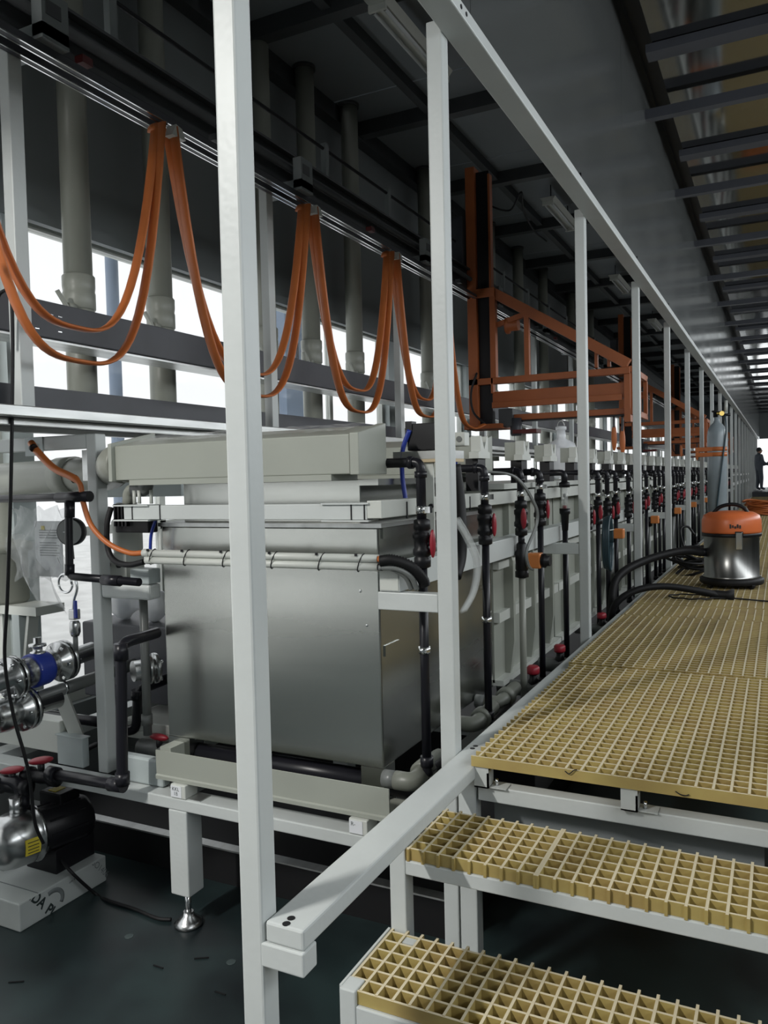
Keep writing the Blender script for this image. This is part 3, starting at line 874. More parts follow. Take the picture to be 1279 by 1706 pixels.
# black valve manifold with blue tube beside the second post
c = at(716, 728, Y=3.0)
t = thing('solenoid_box', 'black solenoid box with blue air tube on a shelf left of the second post', 'solenoid', (c.x, 3.0, 2.0))
MB().box(c.x - 0.085, c.x + 0.06, 2.96, 3.08, c.z - 0.055, c.z + 0.055).build('box', 'black', t, bevel=0.006)
MB().box(c.x - 0.09, c.x - 0.06, 2.955, 3.0, c.z + 0.03, c.z + 0.065).build('connector', 'black', t)
MB().tube(curve([(c.x - 0.07, 2.955, c.z + 0.03), (c.x - 0.10, 2.95, c.z - 0.05), (c.x - 0.105, 2.95, c.z - 0.15), (c.x - 0.09, 2.95, c.z - 0.27)], 8), 0.010, 8).build('air_tube', 'blue', t)
MB().box(c.x - 0.14, c.x + 0.10, 2.94, 3.12, c.z - 0.09, c.z - 0.058).build('shelf', 'galv', t)
MB().box(c.x - 0.14, c.x + 0.10, 2.94, 3.12, c.z - 0.103, c.z - 0.0905).build('shelf_board', 'wood', t)
MB().box(c.x - 0.02, c.x + 0.03, 2.955, 2.965, c.z - 0.45, c.z - 0.105).build('shelf_bracket', 'white2', t)
for dz_ in (-0.28, -0.43):
    MB().cyl((c.x + 0.02, 2.945, c.z + dz_), (c.x + 0.02, 2.955, c.z + dz_), 0.010, 8).build('bolt', 'black', t)
c = at(767, 732, X=-1.25)
t = thing('socket_box', 'small white junction box just right of the second post', 'junction box', (c.x, c.y, c.z - 0.03))
MB().box(c.x - 0.03, c.x + 0.03, c.y - 0.03, c.y + 0.03, c.z - 0.03, c.z + 0.03).build('case', 'white2', t, bevel=0.004)
MB().lathe([(0.013, 0), (0.013, 0.004)], (c.x + 0.005, c.y - 0.03, c.z), (0, -1, 0), 12).build('knockout', 'grey_pipe', t)
# milky jug standing on the tanks
c = at(935, 765, X=-1.65)
t = thing('plastic_jug', 'milky plastic jug with handle standing on the tanks left of the third post', 'jug', (c.x, c.y, 1.9))
MB().lathe([(0.12, 0), (0.13, 0.02), (0.13, 0.24), (0.11, 0.29), (0.04, 0.33), (0.035, 0.40), (0.045, 0.405), (0.045, 0.43), (0.03, 0.435)], (c.x, c.y, 1.9), n=20).build('bottle', 'jug', t)
MB().tube([(c.x + 0.03 * math.cos(a * PI / 8), c.y, 2.33 + 0.05 * math.sin(a * PI / 8)) for a in range(9)], 0.004, 6).build('handle', 'galv', t)

# ================================================================== LEDGE, SUPPORT POSTS, RAILS ON THE LEFT
lg = thing('stainless_ledge', 'long stainless-edged ledge running along the back of the tanks', 'ledge', (-3.0, 10, 2.2))
MB().box(-2.86, -2.80, 0.2, FAR - 6, 2.218, 2.263).build('edge_profile', 'galv', lg, bevel=0.004)
MB().box(-3.40, -2.86, 0.2, FAR - 6, 2.215, 2.235).build('top_plate', 'dark_steel', lg)
MB().box(-2.93, -2.88, 0.2, FAR - 6, 2.19, 2.215).build('under_rail', 'galv', lg)
MB().box(-3.12, -3.05, 0.2, FAR - 6, 2.235, 2.385).build('dark_upstand', 'dark_steel', lg)
MB().box(-3.30, -3.25, 0.2, FAR - 6, 2.19, 2.215).build('under_rail', 'galv', lg)
sp = thing('support_post', 'stout grey-white post with side arms left of the stainless tank', 'post', (-2.85, 2.7, 0.577))
a = at(149, 900, Y=2.70); b = at(165, 900, Y=2.70)
SPX0, SPX1 = a.x, b.x
MB().box(SPX0, SPX1, 2.70, 2.765, 0.577, 2.165).build('upright', 'white', sp, bevel=0.006)
MB().box(-3.95, SPX0, 2.70, 2.765, 2.10, 2.165).build('top_arm', 'white', sp, bevel=0.005)
MB().box(SPX1, -2.53, 2.70, 2.78, 1.405, 1.475).build('low_arm', 'white', sp, bevel=0.012)
MB().box(-2.64, -2.53, 2.70, 2.78, 1.477, 1.545).build('clamp_block', 'grey_paint', sp, bevel=0.006)
MB().box(-3.28, -3.16, 2.694, 2.70, 2.075, 2.165).build('splice_plate', 'grey_paint', sp)
MB().lathe([(0.013, 0), (0.013, 0.01), (0.006, 0.012)], (-3.21, 2.694, 2.12), (0, -1, 0), 8).build('bolt', 'chrome', sp)
# dark cable tray
dt = thing('cable_tray', 'dark grey boxed cable tray crossing in front of the windows', 'cable tray', (-3.3, 10, 2.6))
MB().box(-3.42, -3.20, 2.45, FAR - 6, 2.652, 2.83).build('tray_body', 'dark_steel', dt, bevel=0.004)
MB().box(-3.40, -3.22, 2.45, FAR - 6, 2.640, 2.651).build('tray_bottom', 'galv', dt)
MB().box(-3.42, -3.20, 0.3, 2.40, 2.66, 2.83).build('tray_end', 'grey_paint', dt)
for px, py in ((85, 524), (100, 528), (62, 547), (100, 553)):
    p = at(px, py, X=-3.198)
    MB().box(-3.201, -3.197, p.y - 0.012, p.y + 0.012, p.z - 0.002, p.z + 0.002).build('slot', 'chrome', dt)
# rail standards from the ledge up to the girder
for i, (yp, lab) in enumerate(((2.40, 'grey-white standard rising from the ledge at the left edge'), (4.3, 'slim pale standard between ledge and girder, right of the nearest post'), (6.25, 'slim pale standard between ledge and girder, left of the second post'), (8.4, 'slim pale standard between ledge and girder behind the hoist'), (10.5, 'slim pale standard between ledge and girder in the distance'), (12.6, 'slim pale standard between ledge and girder far behind'))):
    s = MB().box(-2.99, -2.93, yp, yp + 0.07, 2.236, 3.86)
    tag(s.build('rail_standard', 'white', bevel=0.004), lab, 'post', 'standards under the girder')
# girder and rails
gd = thing('runway_girder', 'dark grey runway girder with rails for the hoist, running overhead', 'girder', (-2.95, 15, 3.7))
MB().box(-3.06, -2.90, 0.5, FAR - 6, 3.87, 4.06).build('girder_body', 'girder', gd, bevel=0.005)
MB().box(-3.10, -2.86, 0.5, FAR - 6, 4.06, 4.075).build('top_flange', 'girder', gd)
MB().cyl((-2.86, 0.5, 3.965), (-2.86, FAR - 6, 3.965), 0.022, 12).build('round_rail', 'girder', gd)
for zz, xx in ((3.76, -2.805), (3.76, -2.90)):
    MB().prism([(xx - 0.02, zz), (xx + 0.02, zz), (xx + 0.02, zz + 0.035), (xx - 0.02, zz + 0.035)], 'y', 0.5, FAR - 6).build('festoon_rail', 'dark_steel', gd)
    MB().box(xx + 0.014, xx + 0.0215, 0.5, FAR - 6, zz - 0.002, zz + 0.004).build('rail_lip', 'chrome', gd)
    MB().box(xx - 0.0215, xx - 0.014, 0.5, FAR - 6, zz - 0.002, zz + 0.004).build('rail_lip', 'chrome', gd)
MB().cyl((-3.0, 0.5, 4.36), (-3.0, FAR - 6, 4.36), 0.012, 8).build('guard_wire', 'black', gd)
for k in range(18):
    yb = 3.05 + 1.05 * k
    MB().box(-3.02, -2.98, yb, yb + 0.05, 4.075, 4.40).build('guard_stub', 'wall', gd)
for k in range(12):
    yb = 2.42 + 2.0 * k
    hb = MB().box(-3.06, -2.74, yb, yb + 0.14, 3.81, 3.86).box(-2.80, -2.74, yb, yb + 0.14, 3.795, 4.0).build('hanger_bracket', 'wall', gd)
    MB().box(-2.745, -2.737, yb + 0.02, yb + 0.10, 3.90, 3.96).build('hanger_plate', 'girder', hb)
for k in range(10):
    yb = 2.72 + 0.95 * k
    MB().box(-2.88, -2.83, yb, yb + 0.06, 3.85, 3.885).build('rail_clip', 'dull_red' if k % 3 == 0 else 'girder', gd)

# festoon cable
fc = thing('festoon_cable', 'orange flat festoon cable hanging in loops from the overhead rail', 'cable', (-2.8, 4.0, 2.4))
tops = [1.98, 3.20, 4.57, 5.83, 7.05]
sag = [(1.16, 1.26), (1.22, 1.30), (1.20, 1.31), (1.17, 1.27), ]
for i in range(4):
    for j in range(2):
        ya, yb = tops[i] + 0.035, tops[i + 1] - 0.035
        hh = sag[i][j] - (0.05 if j == 0 else 0)
        pts = []
        for k in range(33):
            s_ = k / 32
            yv = ya + (yb - ya) * s_
            w_ = abs(2 * s_ - 1)
            depth = hh * (1 - w_ ** 3.2) 
            # hanging loop: bulge outward near the bottom
            pts.append((-2.80 + 0.03 * j + 0.012 * math.sin(5 * s_ + j), yv + (0.05 if j else -0.02) * math.sin(2 * PI * s_) * -0.4, 3.735 - depth))
        rs = [(0.031, 0.010)] * len(pts)
        MB().tube(pts, rs, 8, flat=(1, 0, 0)).build('cable_loop', 'cable_orange', fc)
for i, yv in enumerate(tops[1:4]):
    MB().tube([(-2.83 + 0.0, yv + 0.045 * math.cos(a * PI / 8), 3.70 + 0.045 * math.sin(a * PI / 8)) for a in range(9)], [(0.03, 0.012)] * 9, 8, flat=(1, 0, 0)).build('cable_saddle', 'cable_orange', fc)
    c_ = MB().prism([(yv + 0.0, 3.685), (yv + 0.10, 3.685), (yv + 0.075, 3.735), (yv + 0.03, 3.745)], 'x', -2.79, -2.735)
    c_.build('trolley_clamp', 'white2', fc)
    MB().cyl((-2.80, yv + 0.03, 3.72), (-2.80, yv + 0.03, 3.765), 0.008, 8).build('trolley_pin', 'chrome', fc)
MB().tube(curve([(-2.80, 7.05, 3.70), (-2.80, 7.15, 3.1), (-2.80, 7.35, 2.55), (-2.78, 7.6, 2.42), (-2.7, 7.75, 2.46)], 8), [(0.03, 0.012)] * 33, 8, flat=(1, 0, 0)).build('cable_tail', 'cable_orange', fc)
# a second loop crossing at the far left
MB().tube(curve([(-2.74, 1.2, 3.3), (-2.74, 1.75, 2.95), (-2.74, 2.05, 2.86), (-2.74, 2.35, 2.80)], 6)[:12], [(0.028, 0.012)] * 12, 8, flat=(1, 0, 0)).build('cable_loop', 'cable_orange', fc)


# ------------------------------------------------------------------ hoists
def hoist(dy, label, flip=False):
    Y = 7.9 + dy
    h = thing('cantilever_hoist', label, 'hoist', (-2.8, Y, 2.4), 'orange hoists over the tank line')
    B = lambda x0, x1, y0, y1, z0, z1, n, m='orange', bv=0.004: MB().box(x0, x1, Y + y0, Y + y1, z0, z1).build(n, m, h, bevel=bv)
    B(-2.90, -2.80, -0.05, 0.10, 2.45, 5.10, 'column_flange')
    B(-2.66, -2.635, -0.05, 0.03, 2.78, 5.0, 'column_flange')
    B(-2.66, -2.60, -0.055, 0.02, 2.94, 3.85, 'front_upright')
    B(-2.80, -2.66, 0.0, 0.08, 2.45, 5.05, 'column_web', 'black')
    B(-2.86, -2.60, -0.07, -0.05, 3.76, 3.85, 'cross_plate')
    B(-2.90, -1.28, -0.05, 0.03, 2.875, 2.94, 'top_chord')
    B(-2.66, -1.30, 0.0, 0.22, 2.66, 2.80, 'main_beam')
    B(-2.66, -1.36, -0.03, 0.0, 2.63, 2.69, 'beam_flange')
    B(-2.55, -1.34, 0.05, 0.15, 2.50, 2.56, 'lower_rail')
    B(-2.55, -1.34, 0.04, 0.16, 2.485, 2.50, 'lower_rail_strip', 'black')
    MB().bar((-2.62, Y, 3.80), (-1.30, Y, 2.97), 0.07, 0.10).build('diagonal_brace', 'orange', h)
    B(-2.31, -2.26, -0.03, 0.03, 2.94, 3.60, 'upright')
    MB().bar((-2.60, Y + 0.02, 3.48), (-2.26, Y + 0.02, 3.57), 0.05, 0.05).build('short_arm', 'orange', h)
    MB().lathe([(0.085, 0), (0.085, 0.03), (0.06, 0.04), (0.06, 0.13)], (-2.52, Y + 0.06, 3.47), (1, 0, 0), 16).build('sheave', 'orange', h)
    for xx in (-1.62, -1.50):
        B(xx, xx + 0.03, 0.0, 0.05, 2.96, 3.10 if xx > -1.55 else 3.18, 'guide_pin')
    B(-1.34, -1.28, -0.03, 0.10, 2.42, 2.90, 'end_plate')
    # end cage turned along the walkway
    for zz in (2.52, 2.92):
        B(-1.30, -1.26, -0.02, 0.95, zz - 0.03, zz + 0.03, 'cage_rail')
    for yy_ in (0.0, 0.45, 0.9):
        B(-1.30, -1.26, yy_, yy_ + 0.05, 2.52, 2.92, 'cage_upright')
    # trolley and motor at the foot of the column
    B(-2.95, -2.55, -0.08, 0.28, 2.42, 2.47, 'foot_plate')
    B(-2.60, -2.45, 0.0, 0.2, 2.44, 2.62, 'motor', 'girder')
    MB().lathe([(0.06, 0), (0.06, 0.16), (0.05, 0.18)], (-2.43, Y + 0.05, 2.52), (0, 0, -1), 14).build('gear_motor', 'dark_steel', h)
    B(-2.45, -2.20, -0.02, 0.16, 2.36, 2.40, 'drive_tray', 'dull_red')
    MB().tube(curve([(-2.80, Y - 0.07, 3.0), (-2.86, Y - 0.09, 2.8), (-2.84, Y - 0.09, 2.6), (-2.72, Y - 0.08, 2.47)], 6), 0.012, 8).build('drive_cable', 'rubber', h)
    B(-2.93, -2.88, 0.3, 0.5, 2.9, 4.4, 'counter_rail', 'dark_steel')
    B(-3.05, -2.92, -0.1, 0.3, 4.1, 4.6, 'drive_box', 'dark_steel')
    # hanging hooks at the end of the beam
    for xx, zz in ((-1.75, 2.42), (-1.46, 2.34), (-1.38, 2.30)):
        MB().ball((xx, Y + 0.1, zz - 0.06), 0.05, 10, 8, (0.55, 0.35, 2.6)).build('hook', 'cable_orange', h)
        B(xx - 0.01, xx + 0.01, 0.09, 0.11, zz, 2.5, 'hook_hanger', 'dark_steel', 0)
    return h


hoist(0.0, 'large orange cantilever hoist with triangular brace above the ribbed tanks')
hoist(8.6, 'second orange hoist further down the line, behind the fifth walkway post')
hoist(17.0, 'most distant orange hoist, behind the gas cylinder')

# ------------------------------------------------------------------ vertical ducts before the windows
dl = ['left of the blue outdoor pole', 'just left of the nearest post', 'first right of the nearest post', 'second right of the nearest post', 'third right of the nearest post', 'hidden mostly by the second post']
dy_ = [at(130, 450, X=-3.78).y, at(265, 450, X=-3.78).y, at(442, 500, X=-3.78).y, at(518, 550, X=-3.78).y, at(590, 550, X=-3.78).y, at(712, 560, X=-3.78).y]
for i, yv in enumerate(dy_ + [11.2, 12.6, 14.1, 16.2, 18.0]):
    t = thing('vertical_duct', ('beige round duct rising before the windows, ' + dl[i]) if i < 6 else 'beige round duct rising before the far windows', 'duct', (-3.78, yv, 2.16), 'ducts before the windows')
    r = 0.088
    MB().cyl((-3.78, yv, 2.16), (-3.78, yv, 3.12), r, 20).build('lower_pipe', 'beige_pipe', t)
    MB().cyl((-3.78, yv, 3.10), (-3.78, yv, CZ), r * 0.95, 20).build('upper_pipe', 'beige_pipe', t)
    MB().lathe([(r * 1.0, 0), (r * 1.09, 0.01), (r * 1.09, 0.10), (r * 1.04, 0.11), (r * 1.09, 0.14), (r * 1.09, 0.20), (r, 0.21)], (-3.78, yv, 2.98), n=20).build('coupling', 'beige_pipe', t)
    MB().lathe([(r * 1.15, 0), (r * 1.15, 0.03)], (-3.78, yv, CZ - 0.03), n=20).build('collar', 'girder', t)
    hd = MB().cyl((-3.72, yv - 0.09, 2.98), (-3.72, yv - 0.14, 2.98), 0.02, 10).build('damper_hub', 'beige_pipe', t)
    MB().bar((-3.72, yv - 0.14, 2.96), (-3.74, yv - 0.20, 3.06), 0.03, 0.015).build('damper_handle', 'beige_pipe', hd)

# outside, seen by the windows
op = thing('outdoor_pole', 'bluish downpipe with clamp and red tag outside the left window', 'pole', (-4.7, 5.0, 0))
py_ = at(190, 560, X=-4.7).y
MB().cyl((-4.7, py_, 0.0), (-4.7, py_, 4.6), 0.05, 14).build('pipe', 'pole_blue', op)
MB().box(-4.75, -4.62, py_ - 0.25, py_ + 0.12, 2.55, 2.60).build('clamp_arm', 'galv', op)
MB().box(-4.64, -4.60, py_ + 0.08, py_ + 0.16, 2.54, 2.61).build('red_tag', 'red', op)
struct(MB().box(-30, -4.3, -10, 60, -0.4, -0.3).build('ground_outside', 'concrete'))
ob = thing('neighbour_cabinet', 'grey-mauve equipment cabinet outside the window, seen between the ducts', 'cabinet', (-5.6, 8.0, -0.3))
cy_ = at(493, 580, X=-5.6).y
MB().box(-6.1, -5.6, cy_ - 0.25, cy_ + 0.35, -0.3, 4.2).build('case', 'pole_blue', ob)
MB().tube([(-5.58, cy_ - 0.05, 3.5), (-5.55, cy_ - 0.05, 3.5), (-5.55, cy_ - 0.05, 3.7), (-5.58, cy_ - 0.05, 3.7)], 0.02, 6).build('handle', 'black', ob)

# ------------------------------------------------------------------ ceiling fixtures
def fixture(x, y, z, label, lit=False, L=1.25):
    t = thing('tube_light', label, 'light', (x, y, z), 'ceiling tube lights')
    MB().prism([(x - 0.10, z), (x + 0.10, z), (x + 0.06, z - 0.05), (x - 0.06, z - 0.05)], 'y', y - L / 2, y + L / 2).build('housing', 'white2', t)
    for d in (-0.045, 0.045):
        tb = MB().cyl((x + d, y - L / 2 + 0.03, z - 0.075), (x + d, y + L / 2 - 0.03, z - 0.075), 0.014, 10).build('tube', 'lamp_on' if lit else 'tube_light', t)
        for e in (-1, 1):
            MB().lathe([(0.017, 0), (0.017, 0.02)], (x + d, y + e * (L / 2 - 0.04) - 0.01, z - 0.075), (0, 1, 0), 10).build('tube_cap', 'chrome', tb)
    for e in (-1, 1):
        MB().box(x - 0.07, x + 0.07, y + e * (L / 2 - 0.02) - 0.012, y + e * (L / 2 - 0.02) + 0.012, z - 0.095, z - 0.045).build('holder', 'white2', t)
    for e in (-1, 1):
        MB().cyl((x, y + e * 0.45, z - 0.01), (x, y + e * 0.45, CZ), 0.008, 8).build('hanger_rod', 'dark_steel', t)
    if lit:
        ld = bpy.data.lights.new('tube_glow', 'AREA')
        ld.shape = 'RECTANGLE'
        ld.size, ld.size_y, ld.energy = 0.14, L * 0.9, LAMP_POWER
        ld.color = (1.0, 0.98, 0.94)
        lo = bpy.data.objects.new('tube_glow', ld)
        COL.objects.link(lo)
        lo.parent = t
        lo.location = (0, 0, -0.11)
    return t


fixture(-2.60, 5.9, CZ - 0.20, 'unlit twin-tube ceiling light above, left of the second post')
fixture(-2.60, 10.6, CZ - 0.20, 'unlit twin-tube ceiling light behind the hoist column')
fixture(-2.60, 15.0, CZ - 0.20, 'unlit twin-tube ceiling light further along, near the third post')
fixture(-2.60, 19.5, CZ - 0.20, 'unlit twin-tube ceiling light in the far distance')
fixture(-3.0, -1.6, 4.5, 'lit twin-tube ceiling light near the camera', True, 1.25)

# thin conduit cable along the fascia with clips
t = thing('fascia_cable', 'thin black cable clipped along the panel above the top beam', 'cable', (-0.99, 10, 3.53))
MB().cyl((-0.988, -2, 3.552), (-0.988, FAR - 4, 3.552), 0.0055, 8).build('cable', 'black', t)
for k in range(14):
    yv = 4.45 + 1.9 * k
    MB().box(-1.0, -0.97, yv, yv + 0.012, 3.535, 3.57).build('clip', 'black', t)
MB().lathe([(0.008, 0), (0.008, 0.002)], (-0.962, 2.60, 3.51), (1, 0, 0), 10).build('bolt_hole', 'black', t)
MB().lathe([(0.008, 0), (0.008, 0.002)], (-0.962, 2.65, 3.51), (1, 0, 0), 10).build('bolt_hole', 'black', t)
# loose ceiling cable
t = tag(MB().tube(curve([at(815, 335, Z=5.59), at(822, 345, Z=5.35), at(850, 350, Z=5.33), at(868, 320, Z=5.4), at(872, 352, Z=5.38), at(890, 385, Z=5.38), at(910, 402, Z=5.59)], 8), 0.012, 6).build('loose_cable', 'black'), 'thin loose black cable drooping from the ceiling joist right of the hoist column', 'cable')

# ================================================================== PIPEWORK ON THE LEFT
def W(px, py, Y):
    return at(px, py, Y=Y)


# black pipe with the square bend
Yb = 2.58
t = thing('black_pipe', 'black pipe with a square bend passing in front of the pressure gauge', 'pipe', (-3.0, Yb, 1.45))
pa, pb, pc, pd = W(-30, 832, Yb), W(114, 828, Yb), W(116, 960, Yb), W(232, 970, Yb)
MB().tube(elbow([pa, pb, pc, pd], 0.03), 0.018, 12).build('pipe_run', 'black_pipe', t)
MB().tube([W(96, 829, Yb), W(150, 827, Yb)], 0.024, 12).build('tee_socket', 'black_pipe', t)
MB().tube([W(116, 836, Yb), W(116, 862, Yb)], 0.023, 12).build('socket', 'black_pipe', t)
MB().tube([W(116, 940, Yb), W(116, 958, Yb)], 0.022, 12).build('socket', 'black_pipe', t)
MB().tube([W(172, 966, Yb), W(200, 968, Yb)], 0.024, 12).build('socket', 'black_pipe', t)
# lower black pipe with tall bend
Yb = 2.50
t = thing('black_pipe', 'thick black pipe rising in a tall bend in front of the support post', 'pipe', (-2.7, Yb, 0.6))
q0, q1, q2 = W(85, 1289, Yb), W(204, 1309, Yb), W(201, 1072, Yb)
q3 = at(262, 1054, X=q2.x)
MB().tube(elbow([q0, q1, q2, q3], 0.05), 0.0245, 14).build('pipe_run', 'black_pipe', t)
MB().tube([W(96, 1291, Yb), W(82, 1288, Yb)], 0.034, 14).build('union', 'black_pipe', t)
MB().tube([W(184, 1306, Yb), W(206, 1309, Yb)], 0.031, 14).tube([W(204, 1307, Yb), W(204, 1287, Yb)], 0.031, 14).build('elbow_socket', 'black_pipe', t)
MB().tube([q2 + Vector((0, 0, -0.07)), q2 + Vector((0, 0, 0.0))], 0.030, 14).build('elbow_socket', 'black_pipe', t)
# smaller black bend
Yb = 2.95
t = thing('black_pipe', 'short black pipe bend beside the left foot of the stainless tank', 'pipe', (-2.6, Yb, 0.8))
q1, q2 = W(228, 1215, Yb), W(230, 1150, Yb)
MB().tube(elbow([W(205, 1218, Yb), q1, q2, q2 + Vector((0.0, 0.3, 0.01))], 0.05), 0.026, 14).build('pipe_run', 'black_pipe', t)
MB().tube([W(228, 1165, Yb), W(229, 1150, Yb)], 0.031, 12).build('socket', 'black_pipe', t)
# grey vertical pipe beside the tank
t = thing('grey_pipe', 'slim grey-brown vertical pipe between support post and stainless tank', 'pipe', (-2.58, 2.86, 0.8))
MB().cyl(W(238, 985, 2.86), W(246, 1224, 2.86), 0.021, 12).build('pipe_run', 'grey_pipe', t)
MB().cyl(W(244.5, 1190, 2.86), W(245, 1207, 2.86), 0.027, 12).build('socket', 'grey_pipe', t)
# horizontal dark pipe at knee height
tag(MB().cyl(W(70, 1190, 2.9), W(205, 1208, 2.9), 0.026, 12).build('black_pipe', 'black_pipe'), 'dark horizontal pipe running behind the support post at knee height', 'pipe')
tag(MB().cyl(at(60, 1293, Y=2.55), at(160, 1240, Y=3.2), 0.014, 10).build('black_hose', 'rubber'), 'thin black hose slanting back from the red-handled valves', 'hose')
# steel pipes receding
t = thing('steel_pipe', 'stainless pipe with clamp running back behind the support post', 'pipe', (-3.2, 3.2, 0.9))
g0, g1 = at(48, 1168, X=-3.12), at(262, 1093, X=-3.12)
MB().cyl(g0, g1, 0.031, 16).build('pipe_run', 'grey_pipe', t)
gm = at(105, 1146, X=-3.12)
MB().tube([gm - (g1 - g0).normalized() * 0.008, gm + (g1 - g0).normalized() * 0.008], 0.035, 16).build('clamp', 'chrome', t)
MB().bar(gm + Vector((-0.02, 0, -0.03)), gm + Vector((0.03, 0.05, -0.25)), 0.06, 0.06).build('leg', 'white2', t)
c = at(262, 1112, X=-2.75)
t = thing('pipe_flange', 'polished flange peeping out behind the left edge of the stainless tank', 'flange', (c.x, c.y, c.z - 0.07))
MB().lathe([(0.072, 0), (0.075, 0.004), (0.075, 0.02), (0.05, 0.024), (0.05, 0.034), (0.075, 0.038), (0.075, 0.054), (0.07, 0.058), (0.05, 0.07), (0.05, 0.12)], c, (-0.45, -0.85, 0), 20).build('flange_pair', 'steel_shiny', t)
for a in range(4):
    u, v = frame_of((-0.45, -0.85, 0))
    q = c + (u * math.cos(a * PI / 2 + 0.6) + v * math.sin(a * PI / 2 + 0.6)) * 0.06
    MB().lathe([(0.010, -0.012), (0.010, 0)], q, (-0.45, -0.85, 0), 8).build('bolt', 'chrome', t)


def steel_valve(label, X, p0, p1, rf, blue=True):
    """flanged stainless valve along the line p0-p1"""
    a, b = at(*p0, X=X), at(*p1, X=X)
    d = (b - a).normalized()
    Ln = (b - a).length
    t = thing('flanged_valve', label, 'valve', (a.x, (a.y + b.y) / 2, a.z - rf), 'flanged stainless valves')
    MB().lathe([(rf * 0.5, -0.12), (rf * 0.5, 0.0), (rf, 0.005), (rf, 0.022), (rf * 0.9, 0.024)], a, d, 22).build('flange', 'steel_shiny', t)
    MB().lathe([(rf * 0.88, 0.024), (rf * 0.88, 0.030)], a, d, 22).build('gasket', 'rubber', t)
    MB().lathe([(rf, 0.030), (rf, 0.048), (rf * 0.62, 0.055), (rf * 0.72, Ln * 0.35), (rf * 0.78, Ln * 0.5), (rf * 0.7, Ln * 0.68), (rf * 0.6, Ln - 0.075), (rf, Ln - 0.055), (rf, Ln - 0.032)], a, d, 22).build('body', 'steel_shiny', t)
    MB().lathe([(rf * 0.88, Ln - 0.032), (rf * 0.88, Ln - 0.026)], a, d, 22).build('gasket', 'rubber', t)
    MB().lathe([(rf, Ln - 0.026), (rf, Ln - 0.006), (rf * 0.45, 0.0 + Ln), (rf * 0.45, Ln + 0.16)], a, d, 22).build('flange', 'steel_shiny', t)
    u, v = frame_of(d)
    for e0 in (0.0, Ln - 0.055):
        for k in range(6):
            q = a + d * e0 + (u * math.cos(k * PI / 3) + v * math.sin(k * PI / 3)) * rf * 0.82
            MB().lathe([(0.009, -0.012), (0.009, 0.066)], q, d, 6).build('bolt', 'chrome', t)
    m = a + d * (Ln * 0.5)
    if blue:
        bd = MB().lathe([(rf * 0.80, Ln * 0.36), (rf * 0.83, Ln * 0.4), (rf * 0.83, Ln * 0.58), (rf * 0.80, Ln * 0.62)], a, d, 22).build('blue_label', 'blue', t)
        for k in range(5):
            q = m + RIGHT * 0 + Vector((0.83 * rf * 0.93, -0.83 * rf * 0.36, 0.0)) + d * (0.006 * (k - 2)) + Vector((0, 0, 0.012))
            MB().ball(q, 0.0035, 6, 4).build('lettering', 'paper', bd)
        MB().lathe([(0.035, 0), (0.035, 0.012), (0.022, 0.016), (0.022, 0.035), (0.04, 0.038), (0.04, 0.05), (0.018, 0.054), (0.018, 0.08)], m + Vector((0, 0, rf * 0.7)), n=14).build('bonnet', 'steel_shiny', t)
    return t


steel_valve('stainless flanged ball valve with a blue label, upper valve at the left edge', -3.12, (12, 1132), (112, 1098), 0.098)
steel_valve('stainless flanged valve below the blue-labelled one at the left edge', -3.12, (-40, 1206), (50, 1178), 0.098, False)

# pressure gauge with siphon and small ball valve
c = at(118, 886, Y=2.72)
t = thing('pressure_gauge', 'round black pressure gauge with coiled siphon and blue-handled valve', 'gauge', (c.x, c.y, c.z - 0.45))
nrm = Vector((0.35, -1, 0)).normalized()
MB().lathe([(0.062, -0.03), (0.066, -0.028), (0.066, 0.012), (0.061, 0.014)], c, nrm, 26).build('case', 'black', t)
MB().lathe([(0.0605, 0.0135), (0.0605, 0.0145)], c, nrm, 26).build('dial', 'gauge_face', t)
u, v = frame_of(nrm)
MB().bar(c + nrm * 0.016 - u * 0.01, c + nrm * 0.016 + u * 0.03, 0.003, 0.002).build('needle', 'paper', t)
MB().cyl(c + Vector((0, 0, -0.065)), c + Vector((0.005, 0, -0.13)), 0.009, 8).build('stem', 'black', t)
cc = at(108, 972, Y=2.72)
MB().tube([cc + Vector((0.045 * math.cos(a * PI / 10), 0.004 * a / 20, 0.045 * math.sin(a * PI / 10))) for a in range(21)], 0.006, 8).build('siphon_coil', 'chrome', t)
MB().tube(curve([at(124, 960, Y=2.72), at(128, 980, Y=2.72), at(123, 1000, Y=2.72), at(122, 1022, Y=2.72)], 6), 0.007, 8).build('siphon_tube', 'chrome', t)
q = at(124, 1025, Y=2.72)
MB().box(q.x - 0.02, q.x + 0.02, q.y - 0.02, q.y + 0.02, q.z - 0.02, q.z + 0.03).build('valve_block', 'steel_shiny', t, bevel=0.005)
MB().lathe([(0.018, 0), (0.026, 0.02), (0.026, 0.06), (0.018, 0.075)], q + Vector((0, 0, -0.10)), n=14).build('valve_body', 'steel_shiny', t)
MB().bar(q + Vector((0.03, -0.02, -0.01)), q + Vector((0.03, -0.02, 0.075)), 0.018, 0.012, (0, 1, 0)).build('handle', 'blue', t, bevel=0.004)
MB().cyl(q + Vector((0, 0, -0.10)), q + Vector((0, 0, -0.17)), 0.012, 8).build('lower_stem', 'grey_pipe', t)

